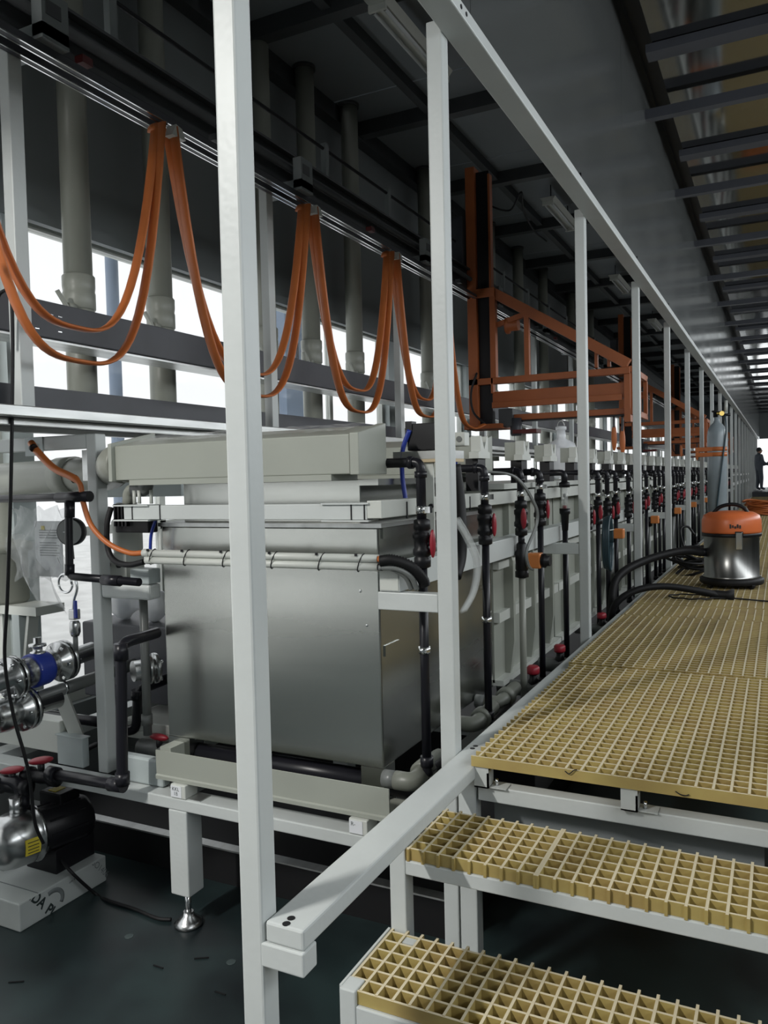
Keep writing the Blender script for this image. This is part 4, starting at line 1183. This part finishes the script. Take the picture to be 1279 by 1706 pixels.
# pale filter vessel wrapped in film, with paper sheet
c = at(-2, 990, Y=3.1)
t = thing('filter_vessel', 'pale green filter vessel at the left edge behind the black pipes', 'vessel', (c.x - 0.05, 3.15, 1.2))
MB().lathe([(0.14, 0), (0.15, 0.02), (0.15, 0.30), (0.17, 0.31), (0.17, 0.35), (0.12, 0.38), (0.10, 0.42), (0.10, 0.60), (0.05, 0.62)], (c.x - 0.08, 3.2, 1.25), n=26).build('shell', 'beige_pipe', t)
MB().box(c.x - 0.25, c.x + 0.3, 3.1, 3.3, 1.20, 1.25).build('foot_plate', 'white2', t)
MB().bar((c.x + 0.22, 3.15, 1.22), (c.x + 0.16, 3.15, 0.9), 0.07, 0.02).build('foot', 'white2', t)
MB().box(c.x + 0.10, c.x + 0.16, 3.1, 3.2, 0.6, 1.2).build('foot', 'grey_paint', t)
g = []
for i in range(16):
    for j in range(12):
        s_, q_ = i / 15, j / 11
        A, Bq = at(18, 890, Y=2.95), at(70, 905, Y=2.95)
        C_, D_ = at(70, 1000, Y=2.90), at(122, 1022, Y=2.82)
        p = (A * (1 - q_) + Bq * q_) * (1 - s_) + (C_ * (1 - q_) + D_ * q_) * s_
        p += Vector((0.03 * math.sin(s_ * PI) * -1, 0.035 * math.sin(7 * q_ + 4 * s_) - 0.03 * math.sin(3 * s_), 0.01 * math.sin(9 * q_)))
        g.append(p)
tag(MB().grid(g, 16, 12).build('plastic_film', 'film', solid=0.001), 'crumpled clear plastic film draped from the pale vessel toward the gauge valve', 'plastic film')
g = []
for i in range(12):
    for j in range(10):
        p = at(18 + 92 * i / 11 + 6 * math.sin(j), 845 + 120 * j / 9 + 5 * math.sin(i * 2), Y=2.86)
        p.y += 0.02 * math.sin(1.7 * i + j) + 0.012 * math.sin(3.1 * j)
        g.append(p)
tag(MB().grid(g, 12, 10).build('plastic_film', 'film', solid=0.001), 'crinkled clear plastic film hanging over the document sheet', 'plastic film')
pg = thing('document_sheet', 'printed document sheet in a clear sleeve left of the pressure gauge', 'paper', at(82, 960, Y=2.9))
a, b = at(57, 868, Y=2.9), at(106, 962, Y=2.9)
MB().box(a.x, b.x, 2.90, 2.903, b.z, a.z).build('sheet', 'paper', pg)
for k in range(11):
    zz = a.z - 0.05 - 0.013 * k
    if k == 4:
        continue
    MB().box(a.x + 0.035, b.x - 0.02 - 0.01 * (k % 3), 2.898, 2.8995, zz, zz + 0.005).build('printed_line', 'grey_ink', pg)
MB().box(a.x + 0.05, a.x + 0.075, 2.898, 2.8995, a.z - 0.045, a.z - 0.025).build('stamp', 'yellow', pg)
# plastic bags behind the support post
for px, py, r, lab in ((210, 1028, 0.10, 'crumpled white plastic bag behind the support post'), (262, 1043, 0.08, 'bundle of clear plastic behind the slim grey pipe')):
    c = at(px, py, Y=3.35)
    c.z = 1.17 + r * 1.05
    m_ = MB().ball(c, r, 18, 12, (0.9, 0.8, 1.1))
    for v_ in m_.v:
        dlt = (v_ - c)
        v_ += dlt * (0.22 * math.sin(23 * dlt.x + 31 * dlt.z) * math.sin(27 * dlt.y + 11 * dlt.x))
    tag(m_.build('plastic_bag', 'jug'), lab, 'bag')
tag(MB().box(-3.5, -2.55, 3.20, 3.65, 0.755, 1.17).build('dark_crate', 'dark_steel', bevel=0.01), 'dark crate standing behind the pipes left of the stainless tank', 'crate')
# grey cross tube behind the pipes
tag(MB().box(-3.95, -2.8, 3.25, 3.33, 1.86, 1.94).build('cross_tube', 'grey_paint'), 'grey cross tube behind the black pipe and gauge', 'tube')
# black junction with fittings on the channel's left end
t = thing('terminal_block', 'black ribbed terminal block with pale elbow fittings at the left end of the cable channel', 'terminal block', (-2.62, 2.7, 1.7))
for k in range(4):
    a = at(196 + 6 * k, 850, Y=2.68)
    MB().box(a.x - 0.006, a.x + 0.004, 2.66, 2.72, 1.74, 1.84).build('fin', 'black', t)
a = at(218, 850, Y=2.70)
MB().box(a.x - 0.08, a.x + 0.12, 2.68, 2.74, 1.71, 1.77).build('housing', 'black', t, bevel=0.006)
MB().tube(elbow([at(213, 845, Y=2.70), at(213, 815, Y=2.70), at(238, 812, Y=2.70)], 0.04), 0.024, 14).build('pale_elbow', 'beige_pipe', t)
MB().tube(elbow([at(224, 815, Y=2.69), at(243, 815, Y=2.69), at(243, 795, Y=2.69)], 0.04), 0.034, 16).build('grey_elbow', 'grey_pipe', t)
for px in (224, 232, 252):
    p = at(px, 832, Y=2.66)
    MB().cyl((p.x, 2.66, 1.84), (p.x, 2.66, 1.90), 0.008, 8).build('gland', 'white2', t)
MB().tube(curve([at(262, 858, Y=2.68), at(252, 890, Y=2.68), at(250, 925, Y=2.68)], 6), 0.007, 8).build('air_tube', 'blue', t)
c = at(208, 905, Y=2.86)
t = thing('white_pump_head', 'white cylindrical dosing pump head behind the orange cable', 'pump', (c.x, 2.86, 1.6))
MB().lathe([(0.065, 0), (0.07, 0.02), (0.07, 0.10), (0.075, 0.11), (0.075, 0.15), (0.05, 0.18), (0.05, 0.24)], (c.x, 2.88, 1.60), n=20).build('head', 'white2', t)
MB().box(c.x - 0.07, c.x + 0.08, 2.782, 2.90, 1.46, 1.60).build('base_plate', 'white2', t)
for dx in (-0.03, 0.04):
    MB().lathe([(0.014, 0), (0.014, 0.012)], (c.x + dx, 2.782, 1.55), (0, -1, 0), 10).build('bolt', 'black', t)

# orange cable from the ledge to the conduit
t = thing('orange_cable', 'orange cable sagging past the support post into the upper white conduit', 'cable', at(150, 850, Y=2.60))
pts = curve([at(52, 738, Y=2.64), at(62, 752, Y=2.62), at(90, 780, Y=2.60), at(130, 802, Y=2.58), at(138, 835, Y=2.58), at(152, 875, Y=2.58), at(180, 905, Y=2.59), at(215, 921, Y=2.61), at(240, 921, Y=2.62)], 8)
rr = [0.017 if i < 24 else 0.012 for i in range(len(pts))]
MB().tube(pts, rr, 10).build('cable', 'cable_orange', t)
for px, py in ((55, 746), (124, 798)):
    p = at(px, py, Y=2.605)
    MB().tube([p + Vector((-0.004, 0, 0.004)), p + Vector((0.006, 0, -0.004))], 0.0195, 10).build('cable_tie', 'black', t)
# black cables from the terminal block
tag(MB().tube(curve([at(185, 845, Y=2.66), at(178, 875, Y=2.64), at(180, 915, Y=2.64), at(192, 935, Y=2.63), at(215, 941, Y=2.62), at(240, 936, Y=2.62)], 8), 0.013, 10).build('black_cable', 'rubber'), 'thick black cable curling down into the lower white conduit', 'cable')
# hanging black cord in the left foreground
pts = curve([at(-6, 560, Y=2.3), at(-4, 500, Y=2.3), at(8, 484, Y=2.3), at(18, 490, Y=2.3), at(21, 560, Y=2.3), at(20, 700, Y=2.3), at(17, 850, Y=2.3), at(12, 1000, Y=2.3), at(8, 1100, Y=2.3), at(22, 1190, Y=2.32), at(40, 1255, Y=2.34), at(50, 1300, Y=2.36), at(58, 1370, Y=2.38), at(72, 1405, Y=2.42)], 8)
tag(MB().tube(pts, 0.0075, 8).build('hanging_cord', 'rubber'), 'black cord hanging down the left edge of the picture to the pump', 'cord')

# white trays on the stand
for i, (x0, x1, y0, y1, z0, z1, lab) in enumerate(((-3.9, -3.15, 2.72, 2.80, 0.62, 0.78, 'white plastic trough wall at the left edge above the pump'), (-3.1, -2.45, 2.95, 3.6, 0.66, 0.70, 'white plastic tray lying behind the support post'), (-3.3, -2.55, 3.7, 4.4, 0.95, 1.0, 'white shelf plate further behind the support post'))):
    b_ = MB().box(x0, x1, y0, y1, z0, z1)
    if i == 2:
        b_.box(x0, x0 + 0.04, y1 - 0.06, y1, 0.0, z0).box(x1 - 0.04, x1, y1 - 0.06, y1, 0.0, z0)
    if i:
        b_.box(x0, x1, y0, y0 + 0.02, z1, z1 + 0.05).box(x0, x1, y1 - 0.02, y1, z1, z1 + 0.05)
    tag(b_.build('white_tray', 'white2', bevel=0.006), lab, 'tray')
tag(MB().box(-3.15, -2.98, 2.70, 2.74, 0.58, 0.72).box(-3.16, -2.97, 2.695, 2.745, 0.72, 0.726).build('drip_box', 'grey_paint', bevel=0.003), 'grey plastic box on the stand left of the support post', 'box')
tag(MB().box(-2.70, -2.45, 2.66, 2.71, 0.58, 0.70).build('drip_box', 'grey_paint', bevel=0.01), 'grey plastic box on the stand right of the support post', 'box')
c = at(265, 1228, Y=2.9)
t = thing('ball_valve', 'dull red handled valve on a dark pipe by the left foot of the stainless tank', 'valve', (c.x, 2.9, c.z - 0.1))
MB().ball((c.x, 2.9, c.z), 0.06, 12, 8, (1, 0.3, 0.3)).build('handle', 'red', t)
MB().cyl((c.x - 0.14, 2.92, c.z - 0.07), (c.x + 0.1, 2.92, c.z - 0.07), 0.04, 14).build('pipe', 'grey_pipe', t)
MB().cyl((c.x, 2.9, c.z - 0.07), (c.x, 2.9, c.z), 0.015, 8).build('stem', 'black', t)
# two red-handled valves at the lower left
for i, (px, py, lab) in enumerate(((20, 1283, 'left red-handled black valve above the pump'), (68, 1267, 'right red-handled black valve above the pump'))):
    c = at(px, py, Y=2.50 + 0.06 * i)
    t = thing('ball_valve', lab, 'valve', (c.x, c.y, c.z - 0.08), 'red-handled valves above the pump')
    R_ = Matrix.Rotation(math.radians(-14), 3, 'Y')
    MB().ball((c.x, c.y, c.z), 0.085, 14, 8, (1, 0.28, 0.22), R_).build('handle', 'red', t)
    MB().cyl((c.x, c.y, c.z - 0.07), (c.x, c.y, c.z), 0.016, 10).build('stem', 'black', t)
    MB().lathe([(0.025, -0.10), (0.04, -0.095), (0.04, -0.055), (0.03, -0.05), (0.034, 0.0), (0.03, 0.05), (0.04, 0.055), (0.04, 0.095), (0.025, 0.10)], (c.x, c.y, c.z - 0.075), (1, 0.15, 0), 16).build('valve_body', 'black', t)
tag(MB().tube(elbow([at(-20, 1300, Y=2.5), at(35, 1303, Y=2.5), at(38, 1345, Y=2.5)], 0.05), 0.032, 14).build('black_pipe', 'black_pipe'), 'black pipe dropping from the red-handled valves to the pump', 'pipe')

# ------------------------------------------------------------------ pump on its cardboard box
BX1, BX0, BY0, BY1, BZ = -2.95, -3.42, 2.295, 2.79, 0.125
t = thing('cardboard_box', 'flat white cardboard carton with black lettering under the pump', 'box', ((BX0 + BX1) / 2, (BY0 + BY1) / 2, 0))
MB().box(BX0, BX1, BY0, BY1, 0, BZ).build('carton', 'cardboard', t, bevel=0.006)
MB().box(BX0 + 0.01, BX1 - 0.003, BY0 + 0.1, BY0 + 0.104, BZ, BZ + 0.002).build('tape_edge', 'grey_ink', t)
def side(y, z, ang):
    return Matrix.Translation((BX1 + 0.0015, y, z)) @ Matrix.Rotation(math.radians(ang), 4, 'X') @ Matrix.Rotation(PI / 2, 4, 'Z') @ Matrix.Rotation(PI / 2, 4, 'X')
clipz = [((0, 0, BZ - 0.004), (0, 0, 1)), ((0, 0, 0.004), (0, 0, -1))]
pA, pB, pC = at(40, 1492, X=BX1), at(74, 1520, X=BX1), at(152, 1440, X=BX1)
text_part('lettering', 'NDA', 0.062, side(pA.y, pA.z, -50), 'ink', t, clipz, 0.03)
text_part('lettering', 'PU', 0.062, side(pB.y, pB.z, -50), 'ink', t, clipz, 0.03)
text_part('lettering', 'SO1406', 0.042, side(pC.y, pC.z, -50), 'grey_ink', t, clipz, 0.0)
text_part('lettering', 'nw a', 0.018, side(2.565, 0.088, 12), 'ink', t, clipz)
MB().tube([(BX1 + 0.0008, 2.47 + 0.055 * math.cos(a), 0.055 + 0.045 * math.sin(a)) for a in [(-0.6 + 0.2 * k) for k in range(14)]], [(0.0006, 0.012)] * 14, 6, flat=(1, 0, 0)).build('printed_arc', 'grey_ink', t)
pm = thing('pump', 'stainless pump with black motor and yellow warning label on the carton', 'pump', (-3.2, 2.5, BZ))
pc_ = at(34, 1395, Y=2.46)
axis = Vector((0.25, 1, 0.0)).normalized()
MB().lathe([(0.03, -0.17), (0.07, -0.165), (0.075, -0.15), (0.06, -0.14), (0.085, -0.125), (0.115, -0.10), (0.125, -0.05), (0.125, 0.03), (0.115, 0.05), (0.13, 0.055), (0.13, 0.07)], pc_, axis, 26).build('casing', 'steel_shiny', pm)
MB().cyl(pc_ + Vector((-0.01, -0.01, 0.10)), pc_ + Vector((-0.01, -0.01, 0.19)), 0.028, 14).build('outlet', 'steel_shiny', pm)
MB().lathe([(0.10, 0.07), (0.105, 0.08), (0.105, 0.30), (0.095, 0.32), (0.06, 0.33)], pc_, axis, 22).build('motor', 'black', pm)
for k in range(10):
    an = k * 2 * PI / 10
    u, v = frame_of(axis)
    q = pc_ + (u * math.cos(an) + v * math.sin(an)) * 0.105
    MB().bar(q + axis * 0.10, q + axis * 0.28, 0.006, 0.012).build('cooling_fin', 'black', pm)
MB().box(pc_.x - 0.08, pc_.x + 0.12, 2.55, 2.78, BZ, pc_.z - 0.08).build('base', 'black', pm, bevel=0.004)
MB().box(pc_.x - 0.06, pc_.x + 0.08, 2.62, 2.74, pc_.z + 0.08, pc_.z + 0.15).build('terminal_cover', 'black', pm, bevel=0.006)
MB().box(pc_.x - 0.02, pc_.x + 0.03, 2.64, 2.70, pc_.z + 0.150, pc_.z + 0.153).build('yellow_tag', 'yellow', pm)
g = []
for i in range(5):
    for j in range(5):
        an = math.radians(-20 + 34 * i / 4)
        s_ = -0.035 + 0.07 * j / 4
        u = Vector((axis.y, -axis.x, 0))
        g.append(pc_ + axis * s_ + (u * math.cos(an) + Vector((0, 0, 1)) * math.sin(an)) * 0.1275)
yl = MB().grid(g, 5, 5).build('warning_label', 'yellow', pm)
for k in range(4):
    an = math.radians(-14 + 7 * k)
    u = Vector((axis.y, -axis.x, 0))
    q = pc_ + (u * math.cos(an) + Vector((0, 0, 1)) * math.sin(an)) * 0.129
    MB().bar(q - axis * 0.025, q + axis * 0.025, 0.002, 0.003).build('printed_line', 'ink', yl)
tag(MB().tube(curve([at(95, 1420, Y=2.6), at(118, 1452, X=BX1 + 0.02), at(160, 1490, X=BX1 + 0.06), at(180, 1500, Z=0.01), at(225, 1515, Z=0.008), at(262, 1530, Z=0.008), at(285, 1532, Z=0.008)], 8), 0.008, 8).build('power_cord', 'rubber'), 'black power cord running from the pump over the floor to the levelling foot', 'cord')
# floor debris
for k, (px, py) in enumerate(((365, 1655), (20, 1640), (262, 1611), (330, 1600))):
    p = at(px, py, Z=0)
    tag(MB().bar(p + Vector((-0.02, 0.0, 0.003)), p + Vector((0.03, 0.03 * (k % 2), 0.003)), 0.005, 0.004).build('cable_scrap', 'rubber'), ['scrap of black cable tie on the dark floor near the nearest post', 'scrap of black plastic on the dark floor at the lower left', 'thin black offcut on the dark floor below the levelling foot', 'small black offcut on the dark floor right of the levelling foot'][k], 'scrap', 'floor scraps')
for k, (px, py) in enumerate(((385, 1603), (215, 1560))):
    p = at(px, py, Z=0)
    tag(MB().lathe([(0.02, 0), (0.018, 0.002)], p, n=14).build('paint_spot', 'floor_spot'), ['pale round spot on the floor by the nearest post', 'pale spot on the floor left of the levelling foot'][k], 'stain', 'pale floor spots')

# ================================================================== ON THE WALKWAY
# vacuum cleaner
VX, VY, VZ = -0.375, 7.25, 0.96
t = thing('vacuum_cleaner', 'steel-drum vacuum cleaner with orange lid standing on the walkway', 'vacuum cleaner', (VX, VY, VZ))
MB().lathe([(0.225, 0.08), (0.228, 0.09), (0.215, 0.10), (0.215, 0.42), (0.22, 0.43)], (VX, VY, VZ), n=32).build('drum', 'drum_steel', t)
MB().lathe([(0.24, 0.03), (0.25, 0.04), (0.25, 0.075), (0.225, 0.085)], (VX, VY, VZ), n=32).build('base_ring', 'rubber', t)
for k in range(4):
    an = PI / 4 + k * PI / 2
    cx, cy2 = VX + 0.22 * math.cos(an), VY + 0.22 * math.sin(an)
    MB().lathe([(0.028, -0.014), (0.03, -0.01), (0.03, 0.01), (0.028, 0.014)], (cx, cy2, VZ + 0.03), (1, 0.3 * k, 0), 14).build('caster', 'rubber', t)
MB().lathe([(0.228, 0.425), (0.232, 0.43), (0.232, 0.452), (0.226, 0.456)], (VX, VY, VZ), n=32).build('rim_band', 'black', t)
lid = MB().lathe([(0.230, 0.455), (0.233, 0.47), (0.230, 0.56), (0.215, 0.60), (0.17, 0.625), (0.08, 0.635), (0.0, 0.637)], (VX, VY, VZ), n=32).build('lid', 'actuator', t)
lid.data.materials[0] = mat('orange_abs', (0.72, 0.17, 0.05), 0.35)
MB().tube(curve([(VX - 0.14, VY - 0.05, VZ + 0.61), (VX - 0.08, VY - 0.05, VZ + 0.67), (VX + 0.02, VY - 0.05, VZ + 0.69), (VX + 0.10, VY - 0.05, VZ + 0.66), (VX + 0.13, VY - 0.05, VZ + 0.61)], 6), 0.016, 10).build('carry_handle', 'black', lid)
MB().box(VX + 0.045, VX + 0.095, VY - 0.236, VY - 0.20, VZ + 0.33, VZ + 0.47).build('latch', 'chrome', t, bevel=0.004)
MB().box(VX + 0.04, VX + 0.10, VY - 0.234, VY - 0.20, VZ + 0.44, VZ + 0.475).build('latch_hinge', 'black', t)
for k in range(5):
    MB().box(VX + 0.0 + 0.018 * k, VX + 0.012 + 0.018 * k, VY - 0.2335, VY - 0.2315, VZ + 0.50 + 0.006 * (k % 2), VZ + 0.535 - 0.008 * (k % 3)).build('printed_mark', 'ink', lid)
MB().lathe([(0.035, 0), (0.035, 0.06)], (VX - 0.19, VY - 0.08, VZ + 0.29), (-0.95, -0.3, 0), 14).build('inlet', 'black', t)
MB().tube(curve([(VX - 0.22, VY - 0.09, VZ + 0.29), (-0.75, 7.0, 1.27), (-1.0, 6.75, 1.21), (-1.17, 6.5, 1.10), (-1.2, 6.4, 0.90), (-1.2, 6.38, 0.72)], 10), 0.033, 12).build('hose', 'rubber', t)
tag(MB().tube(curve([(-1.19, 6.25, 0.70), (-1.14, 6.2, 0.92), (-1.0, 6.25, 1.03), (-0.8, 6.35, 1.06), (-0.55, 6.45, 1.02), (-0.42, 6.5, 0.985)], 10), 0.026, 12).build('suction_pipe', 'rubber'), 'black suction pipe arching over the rail in front of the vacuum cleaner', 'hose')
tag(MB().lathe([(0.028, -0.05), (0.032, 0), (0.03, 0.06), (0.05, 0.12)], (-0.44, 6.5, 0.995), (1, 0.1, -0.05), 14).build('floor_nozzle', 'rubber'), 'black nozzle end of the suction pipe on the grating', 'nozzle')
pts = [(-0.62 + 0.16 * math.cos(a * PI / 12), 6.45 + 0.12 * math.sin(a * PI / 12), 0.972 + 0.003 * (a % 3)) for a in range(25)]
tag(MB().tube(pts + [(-0.35, 6.5, 0.97), (0.1, 6.35, 0.97)], 0.006, 7).build('power_cord', 'rubber'), 'thin black cord looped on the grating before the vacuum cleaner', 'cord')
# black cable heap left of the vacuum
t = thing('cable_heap', 'heap of black cables lying between the vacuum cleaner and the rail', 'cable', (-0.8, 8.3, 0.96))
for k in range(9):
    r_ = random.uniform(0.10, 0.2)
    cx, cy2 = -0.78 + random.uniform(-0.08, 0.08), 8.3 + random.uniform(-0.3, 0.3)
    ti = random.uniform(0.1, 0.55)
    MB().tube([(cx + r_ * math.cos(a * PI / 10), cy2 + r_ * math.sin(a * PI / 10), 0.99 + 0.02 * k + ti * r_ * math.sin(a * PI / 10 + k)) for a in range(21)], 0.013, 7).build('cable_loop', 'rubber', t)
MB().tube(curve([(-0.85, 8.3, 1.15), (-0.9, 8.4, 1.35), (-0.84, 8.5, 1.38), (-0.78, 8.5, 1.3)], 6), 0.012, 7).build('cable_loop', 'rubber', t)
# orange cable coil behind the vacuum
t = thing('cable_coil', 'coil of orange cable lying on the walkway behind the vacuum cleaner', 'cable coil', (-0.38, 19.3, 0.96))
for k in range(14):
    r_ = random.uniform(0.24, 0.40)
    MB().tube([(-0.38 + r_ * math.cos(a * PI / 10), 19.3 + r_ * math.sin(a * PI / 10), 0.985 + 0.022 * k + 0.02 * math.sin(a + k)) for a in range(21)], 0.018, 7).build('cable_turn', 'cable_orange', t)
# gas cylinder strapped to a post
GX, GY = -0.86, 12.95
t = thing('gas_cylinder', 'grey gas cylinder with regulator strapped to a walkway post', 'gas cylinder', (GX, GY, 0.96))
MB().lathe([(0.13, 0), (0.137, 0.015), (0.137, 1.50), (0.132, 1.56), (0.115, 1.62), (0.085, 1.67), (0.05, 1.70), (0.04, 1.74), (0.04, 1.78)], (GX, GY, 0.96), n=28).build('bottle', 'cyl_grey', t)
MB().lathe([(0.03, 0), (0.03, 0.07), (0.05, 0.08), (0.05, 0.10), (0.02, 0.105)], (GX - 0.02, GY, 2.74), n=12).build('valve', 'black', t)
MB().lathe([(0.03, 0), (0.03, 0.10)], (GX + 0.0, GY, 2.80), (1, 0, 0), 12).build('regulator', 'brass', t)
MB().lathe([(0.035, 0), (0.035, 0.025)], (GX + 0.07, GY - 0.04, 2.79), (0.2, -1, 0), 14).build('regulator_dial', 'brass', t)
MB().cyl((GX + 0.13, GY, 2.82), (GX + 0.13, GY, 2.98), 0.022, 12).build('flow_tube', 'white2', t)
MB().lathe([(0.02, 0), (0.02, 0.14)], (GX + 0.05, GY, 2.77), (1, 0, 0), 10).build('outlet', 'black', t)
for z_ in (2.155, 2.235):
    MB().lathe([(0.141, 0), (0.141, 0.06)], (GX, GY, z_), n=28).build('strap_band', 'cable_orange', t)
    MB().box(-1.15, GX, GY + 0.10, GY + 0.104, z_, z_ + 0.06).build('strap_tail', 'cable_orange', t)
    MB().box(-1.15, GX - 0.05, GY - 0.13, GY - 0.126, z_, z_ + 0.06).build('strap_tail', 'cable_orange', t)
MB().tube(curve([(GX + 0.12, GY - 0.03, 2.76), (GX + 0.13, GY - 0.08, 2.5), (GX + 0.06, GY - 0.15, 1.9), (GX - 0.02, GY - 0.16, 1.2), (GX - 0.04, GY - 0.18, 0.98)], 8), 0.012, 7).build('gas_hose', 'teal', t)
# grating clips
for k, (px, py) in enumerate(((950, 1288), (1135, 1322))):
    p = at(px, py, Y=2.564)
    tag(MB().tube(curve([p + Vector((-0.018, 0, 0.004)), p + Vector((-0.004, -0.003, -0.002)), p + Vector((0.012, -0.002, 0.012 if k == 0 else -0.004)), p + Vector((0.022, 0, 0.014 if k == 0 else 0.0))], 5), 0.0018, 6).build('wire_clip', 'black'), ['small black wire clip on the left of the platform front edge', 'small black wire clip on the right of the platform front edge'][k], 'clip', 'wire clips')


# ------------------------------------------------------------------ people in the distance
def person(label, x, y, z, yaw, H=1.72, cloth='overall', arms=((0.30, 0.95), (0.22, 1.02))):
    t = thing('person', label, 'person', (x, y, z))
    k = H / 1.72
    J = {'pel': (0, 0, 0.95), 'waist': (0, 0.0, 1.08), 'chest': (0, 0.01, 1.30), 'neck': (0, 0, 1.47), 'head0': (0, 0.01, 1.53), 'head1': (0, 0.03, 1.64),
         'shl': (-0.17, 0, 1.40), 'ell': (-0.23, 0.05, 1.14), 'wrl': (-0.17, arms[0][0], arms[0][1] + 0.1), 'hal': (-0.15, arms[0][0] + 0.09, arms[0][1] + 0.12),
         'shr': (0.17, 0, 1.40), 'elr': (0.23, 0.04, 1.14), 'wrr': (0.18, arms[1][0], arms[1][1] + 0.05), 'har': (0.16, arms[1][0] + 0.09, arms[1][1] + 0.07),
         'hil': (-0.09, 0, 0.90), 'knl': (-0.10, 0.03, 0.50), 'anl': (-0.11, -0.02, 0.09), 'tol': (-0.12, 0.14, 0.04),
         'hir': (0.09, 0, 0.90), 'knr': (0.10, 0.05, 0.50), 'anr': (0.11, 0.04, 0.09), 'tor': (0.13, 0.19, 0.04)}
    R = {'pel': .18, 'waist': .175, 'chest': .19, 'neck': .06, 'head0': .075, 'head1': .095, 'shl': .09, 'ell': .066, 'wrl': .045, 'hal': .035, 'shr': .09, 'elr': .066, 'wrr': .045, 'har': .035,
         'hil': .115, 'knl': .088, 'anl': .06, 'tol': .04, 'hir': .115, 'knr': .088, 'anr': .06, 'tor': .04}
    E_ = [('pel', 'waist'), ('waist', 'chest'), ('chest', 'neck'), ('neck', 'head0'), ('head0', 'head1'), ('chest', 'shl'), ('shl', 'ell'), ('ell', 'wrl'), ('wrl', 'hal'), ('chest', 'shr'), ('shr', 'elr'), ('elr', 'wrr'), ('wrr', 'har'),
          ('pel', 'hil'), ('hil', 'knl'), ('knl', 'anl'), ('anl', 'tol'), ('pel', 'hir'), ('hir', 'knr'), ('knr', 'anr'), ('anr', 'tor')]
    names = list(J)
    rot = Matrix.Rotation(yaw, 3, 'Z')
    me = bpy.data.meshes.new('body')
    me.from_pydata([tuple(rot @ (Vector(J[n]) * k)) for n in names], [(names.index(a), names.index(b)) for a, b in E_], [])
    o = bpy.data.objects.new('body', me)
    COL.objects.link(o)
    o.parent = t
    md = o.modifiers.new('skin', 'SKIN')
    if not me.skin_vertices:
        bpy.context.view_layer.objects.active = o
    for i, n in enumerate(names):
        sv = me.skin_vertices[0].data[i]
        sv.radius = (R[n] * k, R[n] * k * (0.8 if n in ('pel', 'waist', 'chest') else 1))
        sv.use_root = n == 'pel'
    o.modifiers.new('smooth', 'SUBSURF').levels = 1
    me.materials.append(M[cloth])
    hd = rot @ (Vector((0, 0.03, 1.60)) * k) + Vector((x, y, z))
    MB().ball(hd, 0.105 * k, 16, 10, (0.9, 1.0, 1.18)).build('head', 'skin', t)
    fwd = rot @ Vector((0, 1, 0)); rt = rot @ Vector((1, 0, 0))
    MB().ball(hd - fwd * 0.025 + Vector((0, 0, 0.045)), 0.112 * k, 14, 10, (0.95, 1.0, 0.95)).build('hair', 'hair', t)
    MB().ball(hd + fwd * 0.108 * k, 0.018 * k, 8, 6).build('nose', 'skin', t)
    for s_ in (-1, 1):
        MB().ball(hd + fwd * 0.095 * k + rt * 0.035 * s_ * k + Vector((0, 0, 0.02)), 0.012 * k, 8, 6).build('eye', 'hair', t)
        MB().ball(hd + rt * 0.098 * s_ * k, 0.025 * k, 8, 6, (0.4, 1, 1.4)).build('ear', 'skin', t)
        MB().ball(rot @ (Vector(J['hal' if s_ < 0 else 'har']) * k) + Vector((x, y, z)), 0.045 * k, 8, 6).build('hand', 'skin', t)
    MB().box(hd.x - 0.025, hd.x + 0.025, hd.y - 0.11, hd.y - 0.10, hd.z - 0.06, hd.z - 0.05).build('mouth', 'skin', t)
    return t


dk = tag(MB().box(-0.98, 0.6, 33.0, 43.0, 0.96, 1.14).build('dark_platform', 'dark_steel'), 'low dark platform at the far end of the walkway', 'platform')
pf = at(1264, 808, Y=36.0)
person('person in grey-blue overalls standing side-on at the far end of the walkway', pf.x, 36.0, 1.14, math.radians(-60))
pf2 = at(1280, 808, Y=36.6)
person('person in dark overalls at the right edge, facing the grey-blue worker', pf2.x + 0.12, 36.6, 1.14, math.radians(80), 1.68)
